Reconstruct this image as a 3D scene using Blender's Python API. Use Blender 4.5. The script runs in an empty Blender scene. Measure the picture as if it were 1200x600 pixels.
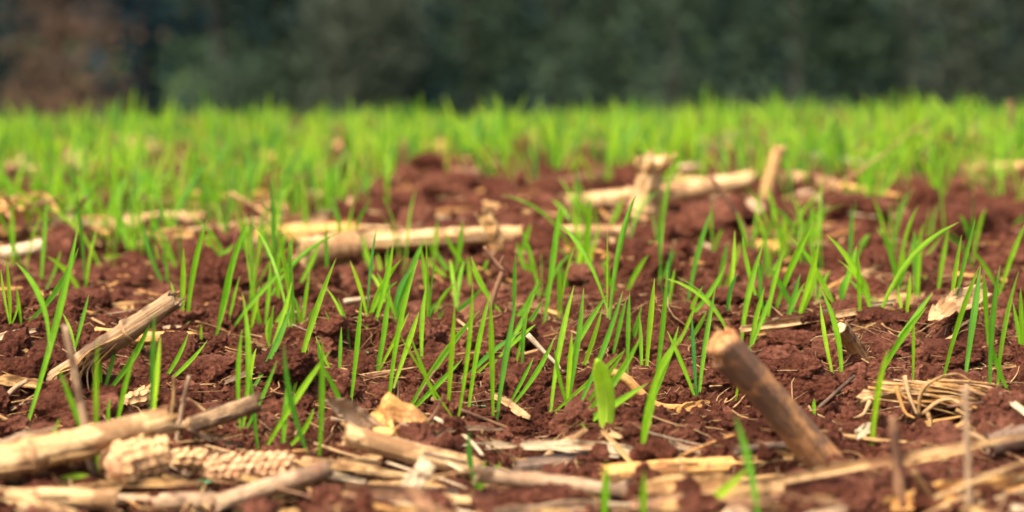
import bpy, math, random
import numpy as np
from mathutils import Vector, Matrix, noise as mnoise

# ------------------------------------------------------------------ camera, sky, sun, exposure
scn = bpy.context.scene
COL = scn.collection
F = 3000.0                       # focal length in photo pixels (photo is 1200 x 600)
CAM = np.array([0.0, 0.0, 0.305])
PITCH, ROLL = math.atan(0.108), -0.0125
_f = np.array([0, math.cos(PITCH), -math.sin(PITCH)])
_u0 = np.array([0, math.sin(PITCH), math.cos(PITCH)])
_r0 = np.array([1.0, 0, 0])
_r = math.cos(ROLL)*_r0 + math.sin(ROLL)*_u0
_u = -math.sin(ROLL)*_r0 + math.cos(ROLL)*_u0
cd = bpy.data.cameras.new('camera'); cam = bpy.data.objects.new('camera', cd); COL.objects.link(cam)
M4 = Matrix(((_r[0], _u[0], -_f[0], CAM[0]), (_r[1], _u[1], -_f[1], CAM[1]), (_r[2], _u[2], -_f[2], CAM[2]), (0, 0, 0, 1)))
cam.matrix_world = M4
cd.sensor_fit = 'HORIZONTAL'; cd.sensor_width = 36; cd.lens = 36*F/1200
cd.clip_start = 0.02; cd.clip_end = 2000
cd.dof.use_dof = True; cd.dof.focus_distance = 1.93; cd.dof.aperture_fstop = 5.5
scn.camera = cam

SUN_EL, SUN_AZ = math.radians(58), math.radians(-140)     # azimuth clockwise from +Y: behind the camera, to the left
w = bpy.data.worlds.new('World'); scn.world = w; w.use_nodes = True
nt = w.node_tree; bg = nt.nodes['Background']
sky = nt.nodes.new('ShaderNodeTexSky'); sky.sky_type = 'NISHITA'; sky.sun_disc = False
sky.sun_elevation = SUN_EL; sky.sun_rotation = SUN_AZ
sky.air_density = 1.0; sky.dust_density = 6.0; sky.ozone_density = 0.6
nt.links.new(sky.outputs[0], bg.inputs[0]); bg.inputs[1].default_value = 0.08
sd = bpy.data.lights.new('sun', 'SUN'); sun = bpy.data.objects.new('sun', sd); COL.objects.link(sun)
sd.energy = 1.5; sd.angle = math.radians(16); sd.color = (1.0, 0.94, 0.83)
sv = Vector((math.sin(SUN_AZ)*math.cos(SUN_EL), math.cos(SUN_AZ)*math.cos(SUN_EL), math.sin(SUN_EL)))
sun.rotation_euler = sv.to_track_quat('Z', 'Y').to_euler()
scn.view_settings.view_transform = 'Standard'; scn.view_settings.look = 'None'
scn.view_settings.gamma = 1.0; scn.view_settings.use_curve_mapping = False
scn.view_settings.exposure = 2.25

rng = np.random.RandomState(7)
random.seed(7)

# ------------------------------------------------------------------ noise and terrain height
_perm = np.random.RandomState(3).rand(512, 512)
def vn(x, y):
    x = np.asarray(x, float); y = np.asarray(y, float)
    xi = np.floor(x).astype(int); yi = np.floor(y).astype(int)
    fx = x-xi; fy = y-yi
    fx = fx*fx*fx*(fx*(fx*6-15)+10); fy = fy*fy*fy*(fy*(fy*6-15)+10)
    a = _perm[xi & 511, yi & 511]; b = _perm[(xi+1) & 511, yi & 511]
    c = _perm[xi & 511, (yi+1) & 511]; d = _perm[(xi+1) & 511, (yi+1) & 511]
    return (a*(1-fx)+b*fx)*(1-fy)+(c*(1-fx)+d*fx)*fy
def rot(x, y, a): return x*math.cos(a)-y*math.sin(a), x*math.sin(a)+y*math.cos(a)
def base_z(y):
    y = np.asarray(y, float); k = 0.0070
    u = np.clip(y-3.0, 0, 6.07)
    z = -k*u*u - 0.085*np.clip(y-9.07, 0, 38.33)
    t = np.clip((y-47.4)/10, 0, 1)
    return z - 0.085*10*(t-0.5*t*t)
def H(x, y):
    x = np.asarray(x, float); y = np.asarray(y, float)
    z = base_z(y)
    m = vn(x*4+11, y*1.0+5)
    z = z + (0.008+0.016*m)*np.exp(-((y-2.12-0.10*(vn(x*2.5, 3.3)-.5))/0.075)**2)
    z = z - 0.006*np.exp(-((y-2.42)/0.12)**2)
    z = z + 0.028*(vn(x*2.2+40, y*1.7+9)-.5)
    a, b = rot(x, y, .6); z = z + 0.024*(np.abs(2*vn(a*9+7, b*9+3)-1)-.35)
    a, b = rot(x, y, 1.3); z = z + 0.020*(np.abs(2*vn(a*21+17, b*21+31)-1)-.35)
    a, b = rot(x, y, 2.1); z = z + 0.0125*(np.abs(2*vn(a*48+57, b*48+1)-1)-.35)
    a, b = rot(x, y, .2); z = z + 0.0070*(np.abs(2*vn(a*110+5, b*110+91)-1)-.35)
    a, b = rot(x, y, .9); z = z + 0.0042*(np.abs(2*vn(a*230+5, b*230+91)-1)-.35)
    a, b = rot(x, y, 1.8); z = z + 0.0018*(vn(a*430+15, b*430+9)-.5)
    return z
def Hs(x, y):      # smooth height without crumbs
    return float(H(x, y))

# ------------------------------------------------------------------ photo pixel -> world
def ray(px, py):
    d = _f + _r*((px-600)/F) + _u*((300-py)/F)
    return d/d[1]
_ts = np.exp(np.linspace(math.log(0.9), math.log(40), 1800))
def gy(px, py):                         # distance (world y) where the pixel's ray meets the ground
    d = ray(px, py)
    P = CAM[None] + d[None]*_ts[:, None]
    below = P[:, 2] < H(P[:, 0], P[:, 1])
    i = int(np.argmax(below)) if below.any() else 1500
    return float(_ts[max(i, 0)])
def at(px, py, y): return CAM + ray(px, py)*y
def G(px, py, cpy=None, dd=0.0):        # a pixel at the depth of the ground under it (contact pixel row cpy)
    return at(px, py, gy(px, py if cpy is None else cpy)+dd)
def ppm(y): return F/y                  # pixels per metre at distance y (close enough)
def on_ground(x, y, dz=0): return np.array([x, y, Hs(x, y)+dz])

# ------------------------------------------------------------------ mesh helpers
def raw_mesh(name, V, Fc, mat, smooth=True, uv=None, tint=None):
    me = bpy.data.meshes.new(name)
    me.from_pydata([tuple(v) for v in V], [], [tuple(f) for f in Fc])
    if uv is not None:
        l = me.uv_layers.new(name='UVMap')
        idx = np.empty(len(me.loops), np.int32); me.loops.foreach_get('vertex_index', idx)
        l.data.foreach_set('uv', np.asarray(uv, np.float32)[idx].ravel())
    if tint is not None:
        a = me.attributes.new('tint', 'FLOAT', 'POINT'); a.data.foreach_set('value', np.asarray(tint, np.float32))
    if smooth: me.polygons.foreach_set('use_smooth', [True]*len(me.polygons))
    if mat: me.materials.append(mat)
    return me
def big_mesh(name, V, Q, mat, uv=None, tint=None, smooth=True):
    V = np.asarray(V, np.float32); Q = np.asarray(Q, np.int32); k = Q.shape[1]
    me = bpy.data.meshes.new(name)
    me.vertices.add(len(V)); me.vertices.foreach_set('co', V.ravel())
    me.loops.add(Q.size); me.loops.foreach_set('vertex_index', Q.ravel())
    me.polygons.add(len(Q)); me.polygons.foreach_set('loop_start', np.arange(0, Q.size, k, dtype=np.int32))
    if smooth: me.polygons.foreach_set('use_smooth', np.ones(len(Q), bool))
    if uv is not None:
        l = me.uv_layers.new(name='UVMap'); l.data.foreach_set('uv', np.asarray(uv, np.float32)[Q.ravel()].ravel())
    if tint is not None:
        a = me.attributes.new('tint', 'FLOAT', 'POINT'); a.data.foreach_set('value', np.asarray(tint, np.float32))
    me.update(calc_edges=True); me.validate()
    if mat: me.materials.append(mat)
    return me
def link(name, me, parent=None, loc=None):
    o = bpy.data.objects.new(name, me); COL.objects.link(o)
    if parent: o.parent = parent
    if loc is not None: o.location = tuple(loc)
    return o
def thing(name, label, cat, loc, group=None):
    o = bpy.data.objects.new(name, None); COL.objects.link(o); o.location = tuple(loc)
    o.empty_display_size = 0.02
    return tag(o, label, cat, group)
def tag(o, label=None, cat=None, group=None, kind=None):
    if label: o['label'] = label
    if cat: o['category'] = cat
    if group: o['group'] = group
    if kind: o['kind'] = kind
    return o

# ------------------------------------------------------------------ materials
def new_mat(name):
    m = bpy.data.materials.new(name); m.use_nodes = True
    n = m.node_tree; n.nodes.clear()
    out = n.nodes.new('ShaderNodeOutputMaterial')
    return m, n, out
def N(n, t, **kw):
    x = n.nodes.new(t)
    for k, v in kw.items():
        if k.startswith('i_'): x.inputs[k[2:].replace('_', ' ')].default_value = v
        else: setattr(x, k, v)
    return x
def ramp(n, fac, stops):
    r = n.nodes.new('ShaderNodeValToRGB'); e = r.color_ramp.elements
    while len(e) < len(stops): e.new(0.5)
    for i, (p, c) in enumerate(stops): e[i].position = p; e[i].color = (*c, 1)
    n.links.new(fac, r.inputs[0]); return r
def noise_tex(n, vec, scale, detail=4, rough=.6):
    t = N(n, 'ShaderNodeTexNoise', noise_dimensions='3D'); t.inputs['Scale'].default_value = scale
    t.inputs['Detail'].default_value = detail; t.inputs['Roughness'].default_value = rough
    if vec: n.links.new(vec, t.inputs['Vector'])
    return t

def soil_mat(name='red_soil', far_green=False):
    m, n, out = new_mat(name)
    geo = N(n, 'ShaderNodeNewGeometry'); pos = geo.outputs['Position']
    b = N(n, 'ShaderNodeBsdfPrincipled', i_Roughness=0.97); b.inputs['Specular IOR Level'].default_value = 0.08
    a = noise_tex(n, pos, 14, 5, .65); c = noise_tex(n, pos, 170, 4, .7)
    r1 = ramp(n, a.outputs[0], [(.28, (.070, .021, .011)), (.5, (.178, .056, .029)), (.68, (.35, .132, .074))])
    r2 = ramp(n, c.outputs[0], [(.3, (.5, .46, .42)), (.5, (1, 1, 1)), (.72, (1.5, 1.6, 1.7))])  # random grain tone; its bright specks also paint in specular sparkle
    mx = N(n, 'ShaderNodeMix', data_type='RGBA', blend_type='MULTIPLY'); mx.inputs[0].default_value = 1
    n.links.new(r1.outputs[0], mx.inputs[6]); n.links.new(r2.outputs[0], mx.inputs[7])
    colout = mx.outputs[2]
    if far_green:
        sep = N(n, 'ShaderNodeSeparateXYZ'); n.links.new(pos, sep.inputs[0])
        mr = N(n, 'ShaderNodeMapRange'); mr.inputs[1].default_value = 13; mr.inputs[2].default_value = 17
        n.links.new(sep.outputs[1], mr.inputs[0])
        g = N(n, 'ShaderNodeMix', data_type='RGBA'); n.links.new(mr.outputs[0], g.inputs[0])
        n.links.new(colout, g.inputs[6]); g.inputs[7].default_value = (.07, .11, .03, 1)
        colout = g.outputs[2]
    n.links.new(colout, b.inputs['Base Color'])
    d = noise_tex(n, pos, 520, 5, .8); v = N(n, 'ShaderNodeTexVoronoi'); v.inputs['Scale'].default_value = 240
    n.links.new(pos, v.inputs['Vector'])
    ad = N(n, 'ShaderNodeMath', operation='SUBTRACT'); n.links.new(d.outputs[0], ad.inputs[0]); n.links.new(v.outputs['Distance'], ad.inputs[1])
    bp = N(n, 'ShaderNodeBump'); bp.inputs['Strength'].default_value = 1.0; bp.inputs['Distance'].default_value = .011
    n.links.new(ad.outputs[0], bp.inputs['Height']); n.links.new(bp.outputs[0], b.inputs['Normal'])
    n.links.new(b.outputs[0], out.inputs[0]); return m

def leaf_mat(name, c_dark, c_mid, c_light, trans=.42, base=(.30, .40, .10)):
    m, n, out = new_mat(name)
    at_ = N(n, 'ShaderNodeAttribute', attribute_name='tint'); oi = N(n, 'ShaderNodeObjectInfo')
    uv = N(n, 'ShaderNodeUVMap'); sx = N(n, 'ShaderNodeSeparateXYZ'); n.links.new(uv.outputs[0], sx.inputs[0])
    ad = N(n, 'ShaderNodeMath', operation='MULTIPLY_ADD'); n.links.new(oi.outputs['Random'], ad.inputs[0]); ad.inputs[1].default_value = .45
    n.links.new(at_.outputs['Fac'], ad.inputs[2])
    fr = N(n, 'ShaderNodeMath', operation='FRACT'); n.links.new(ad.outputs[0], fr.inputs[0])
    r = ramp(n, fr.outputs[0], [(0, c_dark), (.45, c_mid), (1, c_light)])
    # paler foot of the blade, veins across
    rb = ramp(n, sx.outputs[1], [(0, (1, 1, 1)), (.22, (0, 0, 0))])
    mb = N(n, 'ShaderNodeMix', data_type='RGBA'); n.links.new(rb.outputs[0], mb.inputs[0]); n.links.new(r.outputs[0], mb.inputs[6])
    mb.inputs[7].default_value = (*base, 1)
    ml = N(n, 'ShaderNodeMath', operation='MULTIPLY'); n.links.new(rb.outputs[0], ml.inputs[0]); ml.inputs[1].default_value = .45
    n.links.new(ml.outputs[0], mb.inputs[0])
    rt_ = ramp(n, sx.outputs[1], [(.90, (0, 0, 0)), (1, (.6, .6, .6))]); my = N(n, 'ShaderNodeMix', data_type='RGBA'); n.links.new(rt_.outputs[0], my.inputs[0]); n.links.new(mb.outputs[2], my.inputs[6]); my.inputs[7].default_value = (.45, .40, .10, 1); mb = my
    wv = N(n, 'ShaderNodeMath', operation='MULTIPLY'); n.links.new(sx.outputs[0], wv.inputs[0]); wv.inputs[1].default_value = 60
    sn = N(n, 'ShaderNodeMath', operation='SINE'); n.links.new(wv.outputs[0], sn.inputs[0])
    nz = noise_tex(n, None, 90, 3); mt = N(n, 'ShaderNodeMix', data_type='RGBA', blend_type='MULTIPLY'); mt.inputs[0].default_value = .5
    rr = ramp(n, nz.outputs[0], [(.35, (.72, .78, .6)), (.65, (1.15, 1.1, 1.2))])
    geo = N(n, 'ShaderNodeNewGeometry'); n.links.new(geo.outputs['Position'], nz.inputs['Vector'])
    n.links.new(mb.outputs[2], mt.inputs[6]); n.links.new(rr.outputs[0], mt.inputs[7])
    rm = ramp(n, sx.outputs[0], [(.40, (1, 1, 1)), (.47, (1.25, 1.2, 1.3)), (.53, (1.25, 1.2, 1.3)), (.60, (1, 1, 1))])
    mr_ = N(n, 'ShaderNodeMix', data_type='RGBA', blend_type='MULTIPLY'); mr_.inputs[0].default_value = 1
    n.links.new(mt.outputs[2], mr_.inputs[6]); n.links.new(rm.outputs[0], mr_.inputs[7]); mt = mr_
    bp = N(n, 'ShaderNodeBump'); bp.inputs['Strength'].default_value = .5; bp.inputs['Distance'].default_value = .0006
    n.links.new(sn.outputs[0], bp.inputs['Height'])
    b = N(n, 'ShaderNodeBsdfPrincipled', i_Roughness=.42); b.inputs['Specular IOR Level'].default_value = .35
    n.links.new(mt.outputs[2], b.inputs['Base Color']); n.links.new(bp.outputs[0], b.inputs['Normal'])
    t = N(n, 'ShaderNodeBsdfTranslucent'); g = N(n, 'ShaderNodeMix', data_type='RGBA', blend_type='MULTIPLY'); g.inputs[0].default_value = 1
    n.links.new(mt.outputs[2], g.inputs[6]); g.inputs[7].default_value = (1.5, 1.5, .6, 1)
    n.links.new(g.outputs[2], t.inputs[0])
    ms = N(n, 'ShaderNodeMixShader'); ms.inputs[0].default_value = trans
    n.links.new(b.outputs[0], ms.inputs[1]); n.links.new(t.outputs[0], ms.inputs[2]); n.links.new(ms.outputs[0], out.inputs[0])
    return m

def straw_mat(name, light, mid, dark, darkness=.35, rough=.6, us=9.0, vs=1.3):
    """dry plant fibre: streaks along the piece, stains and specks"""
    m, n, out = new_mat(name)
    uv = N(n, 'ShaderNodeUVMap'); mp = N(n, 'ShaderNodeMapping'); n.links.new(uv.outputs[0], mp.inputs[0])
    oi = N(n, 'ShaderNodeObjectInfo'); cx = N(n, 'ShaderNodeCombineXYZ')
    mu = N(n, 'ShaderNodeMath', operation='MULTIPLY'); n.links.new(oi.outputs['Random'], mu.inputs[0]); mu.inputs[1].default_value = 37
    n.links.new(mu.outputs[0], cx.inputs[2]); n.links.new(cx.outputs[0], mp.inputs['Location'])
    mp.inputs['Scale'].default_value = (us, vs, 1)
    a = noise_tex(n, mp.outputs[0], 3.0, 5, .65)
    geo = N(n, 'ShaderNodeNewGeometry')
    c = noise_tex(n, geo.outputs['Position'], 38, 4, .6); e = noise_tex(n, geo.outputs['Position'], 400, 3, .6)
    r1 = ramp(n, a.outputs[0], [(.36, mid), (.5, tuple(.5*(x+y) for x, y in zip(mid, light))), (.62, light)])
    r2 = ramp(n, c.outputs[0], [(.63-darkness*.3, (0, 0, 0)), (.72-darkness*.3, (1, 1, 1))])
    mx = N(n, 'ShaderNodeMix', data_type='RGBA'); n.links.new(r1.outputs[0], mx.inputs[6]); mx.inputs[7].default_value = (*dark, 1)
    md = N(n, 'ShaderNodeMath', operation='MULTIPLY'); n.links.new(r2.outputs[0], md.inputs[0]); md.inputs[1].default_value = .75
    n.links.new(md.outputs[0], mx.inputs[0])
    r3 = ramp(n, e.outputs[0], [(.3, (.7, .66, .62)), (.5, (1, 1, 1))])
    m2 = N(n, 'ShaderNodeMix', data_type='RGBA', blend_type='MULTIPLY'); m2.inputs[0].default_value = .7
    n.links.new(mx.outputs[2], m2.inputs[6]); n.links.new(r3.outputs[0], m2.inputs[7])
    dn = noise_tex(n, geo.outputs['Position'], 55, 6, .72)
    rd = ramp(n, dn.outputs[0], [(.56, (0, 0, 0)), (.68, (.75, .75, .75))])
    m3 = N(n, 'ShaderNodeMix', data_type='RGBA'); n.links.new(rd.outputs[0], m3.inputs[0]); n.links.new(m2.outputs[2], m3.inputs[6]); m3.inputs[7].default_value = (.22, .085, .045, 1); m2 = m3
    b = N(n, 'ShaderNodeBsdfPrincipled', i_Roughness=rough+.15); b.inputs['Specular IOR Level'].default_value = .22
    n.links.new(m2.outputs[2], b.inputs['Base Color'])
    bp = N(n, 'ShaderNodeBump'); bp.inputs['Strength'].default_value = .9; bp.inputs['Distance'].default_value = .0018
    n.links.new(a.outputs[0], bp.inputs['Height']); n.links.new(bp.outputs[0], b.inputs['Normal'])
    n.links.new(b.outputs[0], out.inputs[0]); return m

def plain_mat(name, c1, c2, scale, rough=.85, bump=0.0):
    m, n, out = new_mat(name)
    geo = N(n, 'ShaderNodeNewGeometry'); t = noise_tex(n, geo.outputs['Position'], scale, 4, .65)
    r = ramp(n, t.outputs[0], [(.3, c1), (.7, c2)])
    b = N(n, 'ShaderNodeBsdfPrincipled', i_Roughness=rough); b.inputs['Specular IOR Level'].default_value = .2
    n.links.new(r.outputs[0], b.inputs['Base Color'])
    if bump:
        bp = N(n, 'ShaderNodeBump'); bp.inputs['Distance'].default_value = bump; n.links.new(t.outputs[0], bp.inputs['Height']); n.links.new(bp.outputs[0], b.inputs['Normal'])
    n.links.new(b.outputs[0], out.inputs[0]); return m

SOIL = soil_mat('red_soil'); FIELD = soil_mat('red_field_soil', True)
LEAF = leaf_mat('young_leaf', (.045, .205, .030), (.175, .40, .012), (.36, .55, .020))
PALE = leaf_mat('pale_leaf', (.38, .54, .05), (.42, .57, .06), (.46, .59, .07), trans=.55)
WEED = leaf_mat('weed_leaf', (.14, .34, .14), (.18, .40, .17), (.22, .45, .20), trans=.25)
CREAM = straw_mat('cream_stalk', (.66, .45, .22), (.43, .225, .08), (.18, .08, .03), .50)
PALEST = straw_mat('bleached_husk', (.66, .53, .34), (.46, .31, .16), (.30, .16, .07), .28)
TAN = straw_mat('tan_straw', (.58, .36, .14), (.36, .18, .06), (.13, .055, .02), .42)
ORANGE = straw_mat('ochre_straw', (.68, .38, .12), (.46, .20, .05), (.18, .07, .025), .30)
GREY = straw_mat('weathered_stalk', (.52, .36, .21), (.33, .19, .10), (.10, .055, .03), .42)
STICK = straw_mat('weathered_brown_stalk', (.44, .21, .075), (.28, .125, .05), (.065, .042, .032), .62, us=5, vs=1.5)
DARKST = straw_mat('dark_grey_stalk', (.20, .13, .085), (.12, .072, .045), (.04, .025, .018), .4)
BROWN = straw_mat('brown_twig', (.30, .16, .08), (.19, .085, .04), (.07, .03, .018), .4)
PITH = plain_mat('pith', (.50, .30, .13), (.74, .54, .30), 300, .95, .001)
BARKY = straw_mat('shredded_bark', (.36, .235, .12), (.20, .11, .05), (.06, .03, .015), .5)
NODE = plain_mat('stalk_node', (.20, .09, .04), (.42, .24, .11), 160, .8, .0008)
COB = plain_mat('cob_chaff', (.30, .13, .05), (.62, .40, .19), 210, .9, .0008)
COB2 = plain_mat('cob_chaff_reddish', (.32, .12, .05), (.62, .40, .21), 190, .9, .0008)
BARK = plain_mat('bark', (.025, .022, .020), (.06, .05, .042), 6, .95)

# ------------------------------------------------------------------ shape builders (return V, F, UV)
def frames(P):
    P = np.asarray(P, float); T = np.gradient(P, axis=0); T /= np.linalg.norm(T, axis=1)[:, None]+1e-12
    up = np.array([0, 0, 1.0]) if abs(T[0][2]) < .9 else np.array([0, 1.0, 0])
    A = []; a = np.cross(up, T[0]); a /= np.linalg.norm(a)
    for t in T:
        a = a - t*np.dot(a, t); a /= np.linalg.norm(a); A.append(a.copy())
    A = np.array(A); B = np.cross(T, A)
    return T, A, B
def curve(pts, n):
    """smooth curve through points (Catmull-Rom)"""
    P = [np.asarray(p, float) for p in pts]
    if len(P) == 2: return np.array([P[0]+(P[1]-P[0])*t for t in np.linspace(0, 1, n)])
    Q = [2*P[0]-P[1]]+P+[2*P[-1]-P[-2]]; out = []
    for s in np.linspace(0, len(P)-1-1e-9, n):
        i = int(s); t = s-i; a, b, c, d = Q[i:i+4]
        out.append(.5*((2*b)+(-a+c)*t+(2*a-5*b+4*c-d)*t*t+(-a+3*b-3*c+d)*t**3))
    return np.array(out)
def grid_faces(n, m, wrap):
    f = []
    for i in range(n-1):
        for j in range(m if wrap else m-1):
            k = (j+1) % m; f.append((i*m+j, i*m+k, (i+1)*m+k, (i+1)*m+j))
    return f
def tube(P, R, m=8, rough=0.0, ridges=0, ragged=(0, 0), flat=1.0, cap=True, seed=0):
    P = np.asarray(P); n = len(P); T, A, B = frames(P); rs = np.random.RandomState(seed)
    R = np.broadcast_to(np.asarray(R, float), (n,))
    th = np.arange(m)*2*math.pi/m; V = []; UV = []
    prof = 1+rough*(rs.rand(m)-.5)*2
    L = np.concatenate([[0], np.cumsum(np.linalg.norm(np.diff(P, axis=0), axis=1))])
    off = rs.rand(m)
    for i in range(n):
        wob = 1+rough*.6*(vn(th*1.5+seed, np.full(m, i*.35+seed*.7))-.5)*2
        if ridges: wob = wob*(1+.05*np.cos(th*ridges+i*.02))
        rr = R[i]*prof*wob
        c = P[i][None]+A[i][None]*(np.cos(th)*rr)[:, None]+B[i][None]*(np.sin(th)*rr*flat)[:, None]
        if i == 0 and ragged[0]: c = c-T[i][None]*(off*ragged[0])[:, None]
        if i == n-1 and ragged[1]: c = c+T[i][None]*((off-.4)*ragged[1])[:, None]
        V.append(c); UV += [(j/m, L[i]*5) for j in range(m)]
    V = np.concatenate(V); Fc = grid_faces(n, m, True)
    if cap:
        Fc.append(tuple(range(m-1, -1, -1))); Fc.append(tuple((n-1)*m+j for j in range(m)))
    return V, Fc, UV
def ribbon(P, W, side=None, cup=.25, thick=.0007, m=7, twist=0.0, fray=.0, seed=0, ripple=0.0):
    """a strip of husk or leaf sheath with thickness, cupped across its width"""
    P = np.asarray(P); n = len(P); T, A, B = frames(P); rs = np.random.RandomState(seed)
    W = np.broadcast_to(np.asarray(W, float), (n,)); V = []; UV = []
    L = np.concatenate([[0], np.cumsum(np.linalg.norm(np.diff(P, axis=0), axis=1))])
    s = np.linspace(-1, 1, m)
    for layer in (0, 1):
        for i in range(n):
            t = T[i]
            if side is not None:
                a = np.asarray(side, float); a = a-t*np.dot(a, t); a /= np.linalg.norm(a)+1e-9
            else: a = A[i]
            b = np.cross(t, a); ang = twist*(i/(n-1)-.5)
            a2 = a*math.cos(ang)+b*math.sin(ang); b2 = np.cross(t, a2)
            wl = 1+fray*(vn(i*.35+seed, 1.5)-.5)*2; wr = 1+fray*(vn(i*.35+seed+50, 7.5)-.5)*2
            for j in range(m):
                q = s[j]*(wl if s[j] < 0 else wr)
                hgt = cup*W[i]*(q*q-.4) + ripple*W[i]*(vn(i*.5+seed, j*.9)-.5)
                e = 0.0
                if fray and i in (0, n-1): e = (vn(j*.7+seed*3.1, i*.3)-.5)*W[i]*.7*(1 if i else -1)
                V.append(P[i]+a2*(q*W[i]*.5)+b2*(hgt-layer*thick)+t*e); UV.append((j/(m-1)*.6, L[i]*5))
    Fc = []; o = n*m
    for i in range(n-1):
        for j in range(m-1):
            Fc.append((i*m+j, i*m+j+1, (i+1)*m+j+1, (i+1)*m+j))
            Fc.append((o+i*m+j, o+(i+1)*m+j, o+(i+1)*m+j+1, o+i*m+j+1))
        Fc.append((i*m, (i+1)*m, o+(i+1)*m, o+i*m)); k = m-1
        Fc.append((i*m+k, o+i*m+k, o+(i+1)*m+k, (i+1)*m+k))
    for j in range(m-1):
        Fc.append((j, o+j, o+j+1, j+1)); q = (n-1)*m; Fc.append((q+j, q+j+1, o+q+j+1, o+q+j))
    return np.array(V), Fc, UV
def blade(P0, Pm, P1, wid, facing, roll, seed, n=11):
    """a grass blade: V-folded strip, narrow foot, pointed tip"""
    P0, Pm, P1 = map(np.asarray, (P0, Pm, P1)); rs = np.random.RandomState(seed)
    t = np.linspace(0, 1, n)[:, None]
    P = (1-t)**2*P0+2*t*(1-t)*Pm+t*t*P1
    T = np.gradient(P, axis=0); T /= np.linalg.norm(T, axis=1)[:, None]+1e-12
    V = []; UV = []; tw = rs.uniform(-.5, .5)
    for i in range(n):
        s = t[i, 0]; f = facing-T[i]*np.dot(facing, T[i]); f /= np.linalg.norm(f)+1e-9
        a = np.cross(f, T[i]); ang = roll+tw*s
        a2 = a*math.cos(ang)+f*math.sin(ang); n2 = np.cross(T[i], a2)
        wp = (.40+.60*min(1, s/.55)**1.3)*(1 if s < .62 else max(0, 1-((s-.62)/.38)**1.7))
        h = wid*.5*wp+.00015
        V += [P[i]-a2*h+n2*h*.35, P[i]-a2*h*.5+n2*h*.1, P[i]-n2*h*.08, P[i]+a2*h*.5+n2*h*.1, P[i]+a2*h+n2*h*.35]
        UV += [(0, s), (.25, s), (.5, s), (.75, s), (1, s)]
    Fc = grid_faces(n, 5, False)
    return np.array(V), Fc, UV
_ico = {}
def ico(sub):
    if sub not in _ico:
        import bmesh
        bm = bmesh.new(); bmesh.ops.create_icosphere(bm, subdivisions=sub, radius=1)
        V = np.array([v.co[:] for v in bm.verts]); Fc = np.array([[v.index for v in f.verts] for f in bm.faces]); bm.free()
        _ico[sub] = (V, Fc)
    return _ico[sub]

# ------------------------------------------------------------------ the field
def build_field():
    ys = [0.75]
    while ys[-1] < 13.5: ys.append(ys[-1]*(1.0016 if 1.55 < ys[-1] < 2.4 else 1.0035 if ys[-1] < 5 else 1.007))
    while ys[-1] < 200: ys.append(ys[-1]*1.05)
    ys = np.array(ys)
    q = np.concatenate([np.linspace(-3.6, -1.2, 34)[:-1], np.linspace(-1.2, 1.2, 430), np.linspace(1.2, 3.6, 34)[1:]])
    hw = np.where(ys < 14, ys*.2+.03, ys*.2+.03+(ys-14)*.5)
    X = q[None]*hw[:, None]; Y = np.repeat(ys[:, None], len(q), 1)
    Z = H(X, Y)
    n, m = X.shape
    ii, jj = np.meshgrid(np.arange(n-1), np.arange(m-1), indexing='ij'); a = (ii*m+jj).ravel()
    Q = np.stack([a, a+1, a+m+1, a+m], 1)
    o = link('ground', big_mesh('ground', np.stack([X, Y, Z], -1).reshape(-1, 3), Q, FIELD))
    tag(o, kind='structure', label='red ploughed field soil falling away to the wood')
build_field()

# ------------------------------------------------------------------ wood at the far edge of the field
TREE_MATS = {}
def tree_mat(c, name):
    m, n, out = new_mat(name)
    at_ = N(n, 'ShaderNodeAttribute', attribute_name='tint')
    d = tuple(x*.7 for x in c); l = tuple(min(1, x*1.3) for x in c)
    r = ramp(n, at_.outputs['Fac'], [(0, d), (.5, c), (1, l)])
    b = N(n, 'ShaderNodeBsdfDiffuse')
    n.links.new(r.outputs[0], b.inputs['Color']); n.links.new(b.outputs[0], out.inputs[0]); return m
def leaf_cards(C, size, rs):
    n = len(C); a = rs.normal(size=(n, 3)); a /= np.linalg.norm(a, axis=1)[:, None]
    b = np.cross(a, rs.normal(size=(n, 3))); b /= np.linalg.norm(b, axis=1)[:, None]
    s = size*(.6+.8*rs.rand(n))[:, None]
    V = np.stack([C-a*s, C-b*s*.45+a*s*.1, C+a*s, C+b*s*.45+a*s*.1], 1).reshape(-1, 3)
    Q = np.arange(4*n).reshape(-1, 4); return V, Q, np.repeat(rs.rand(n), 4)
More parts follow.
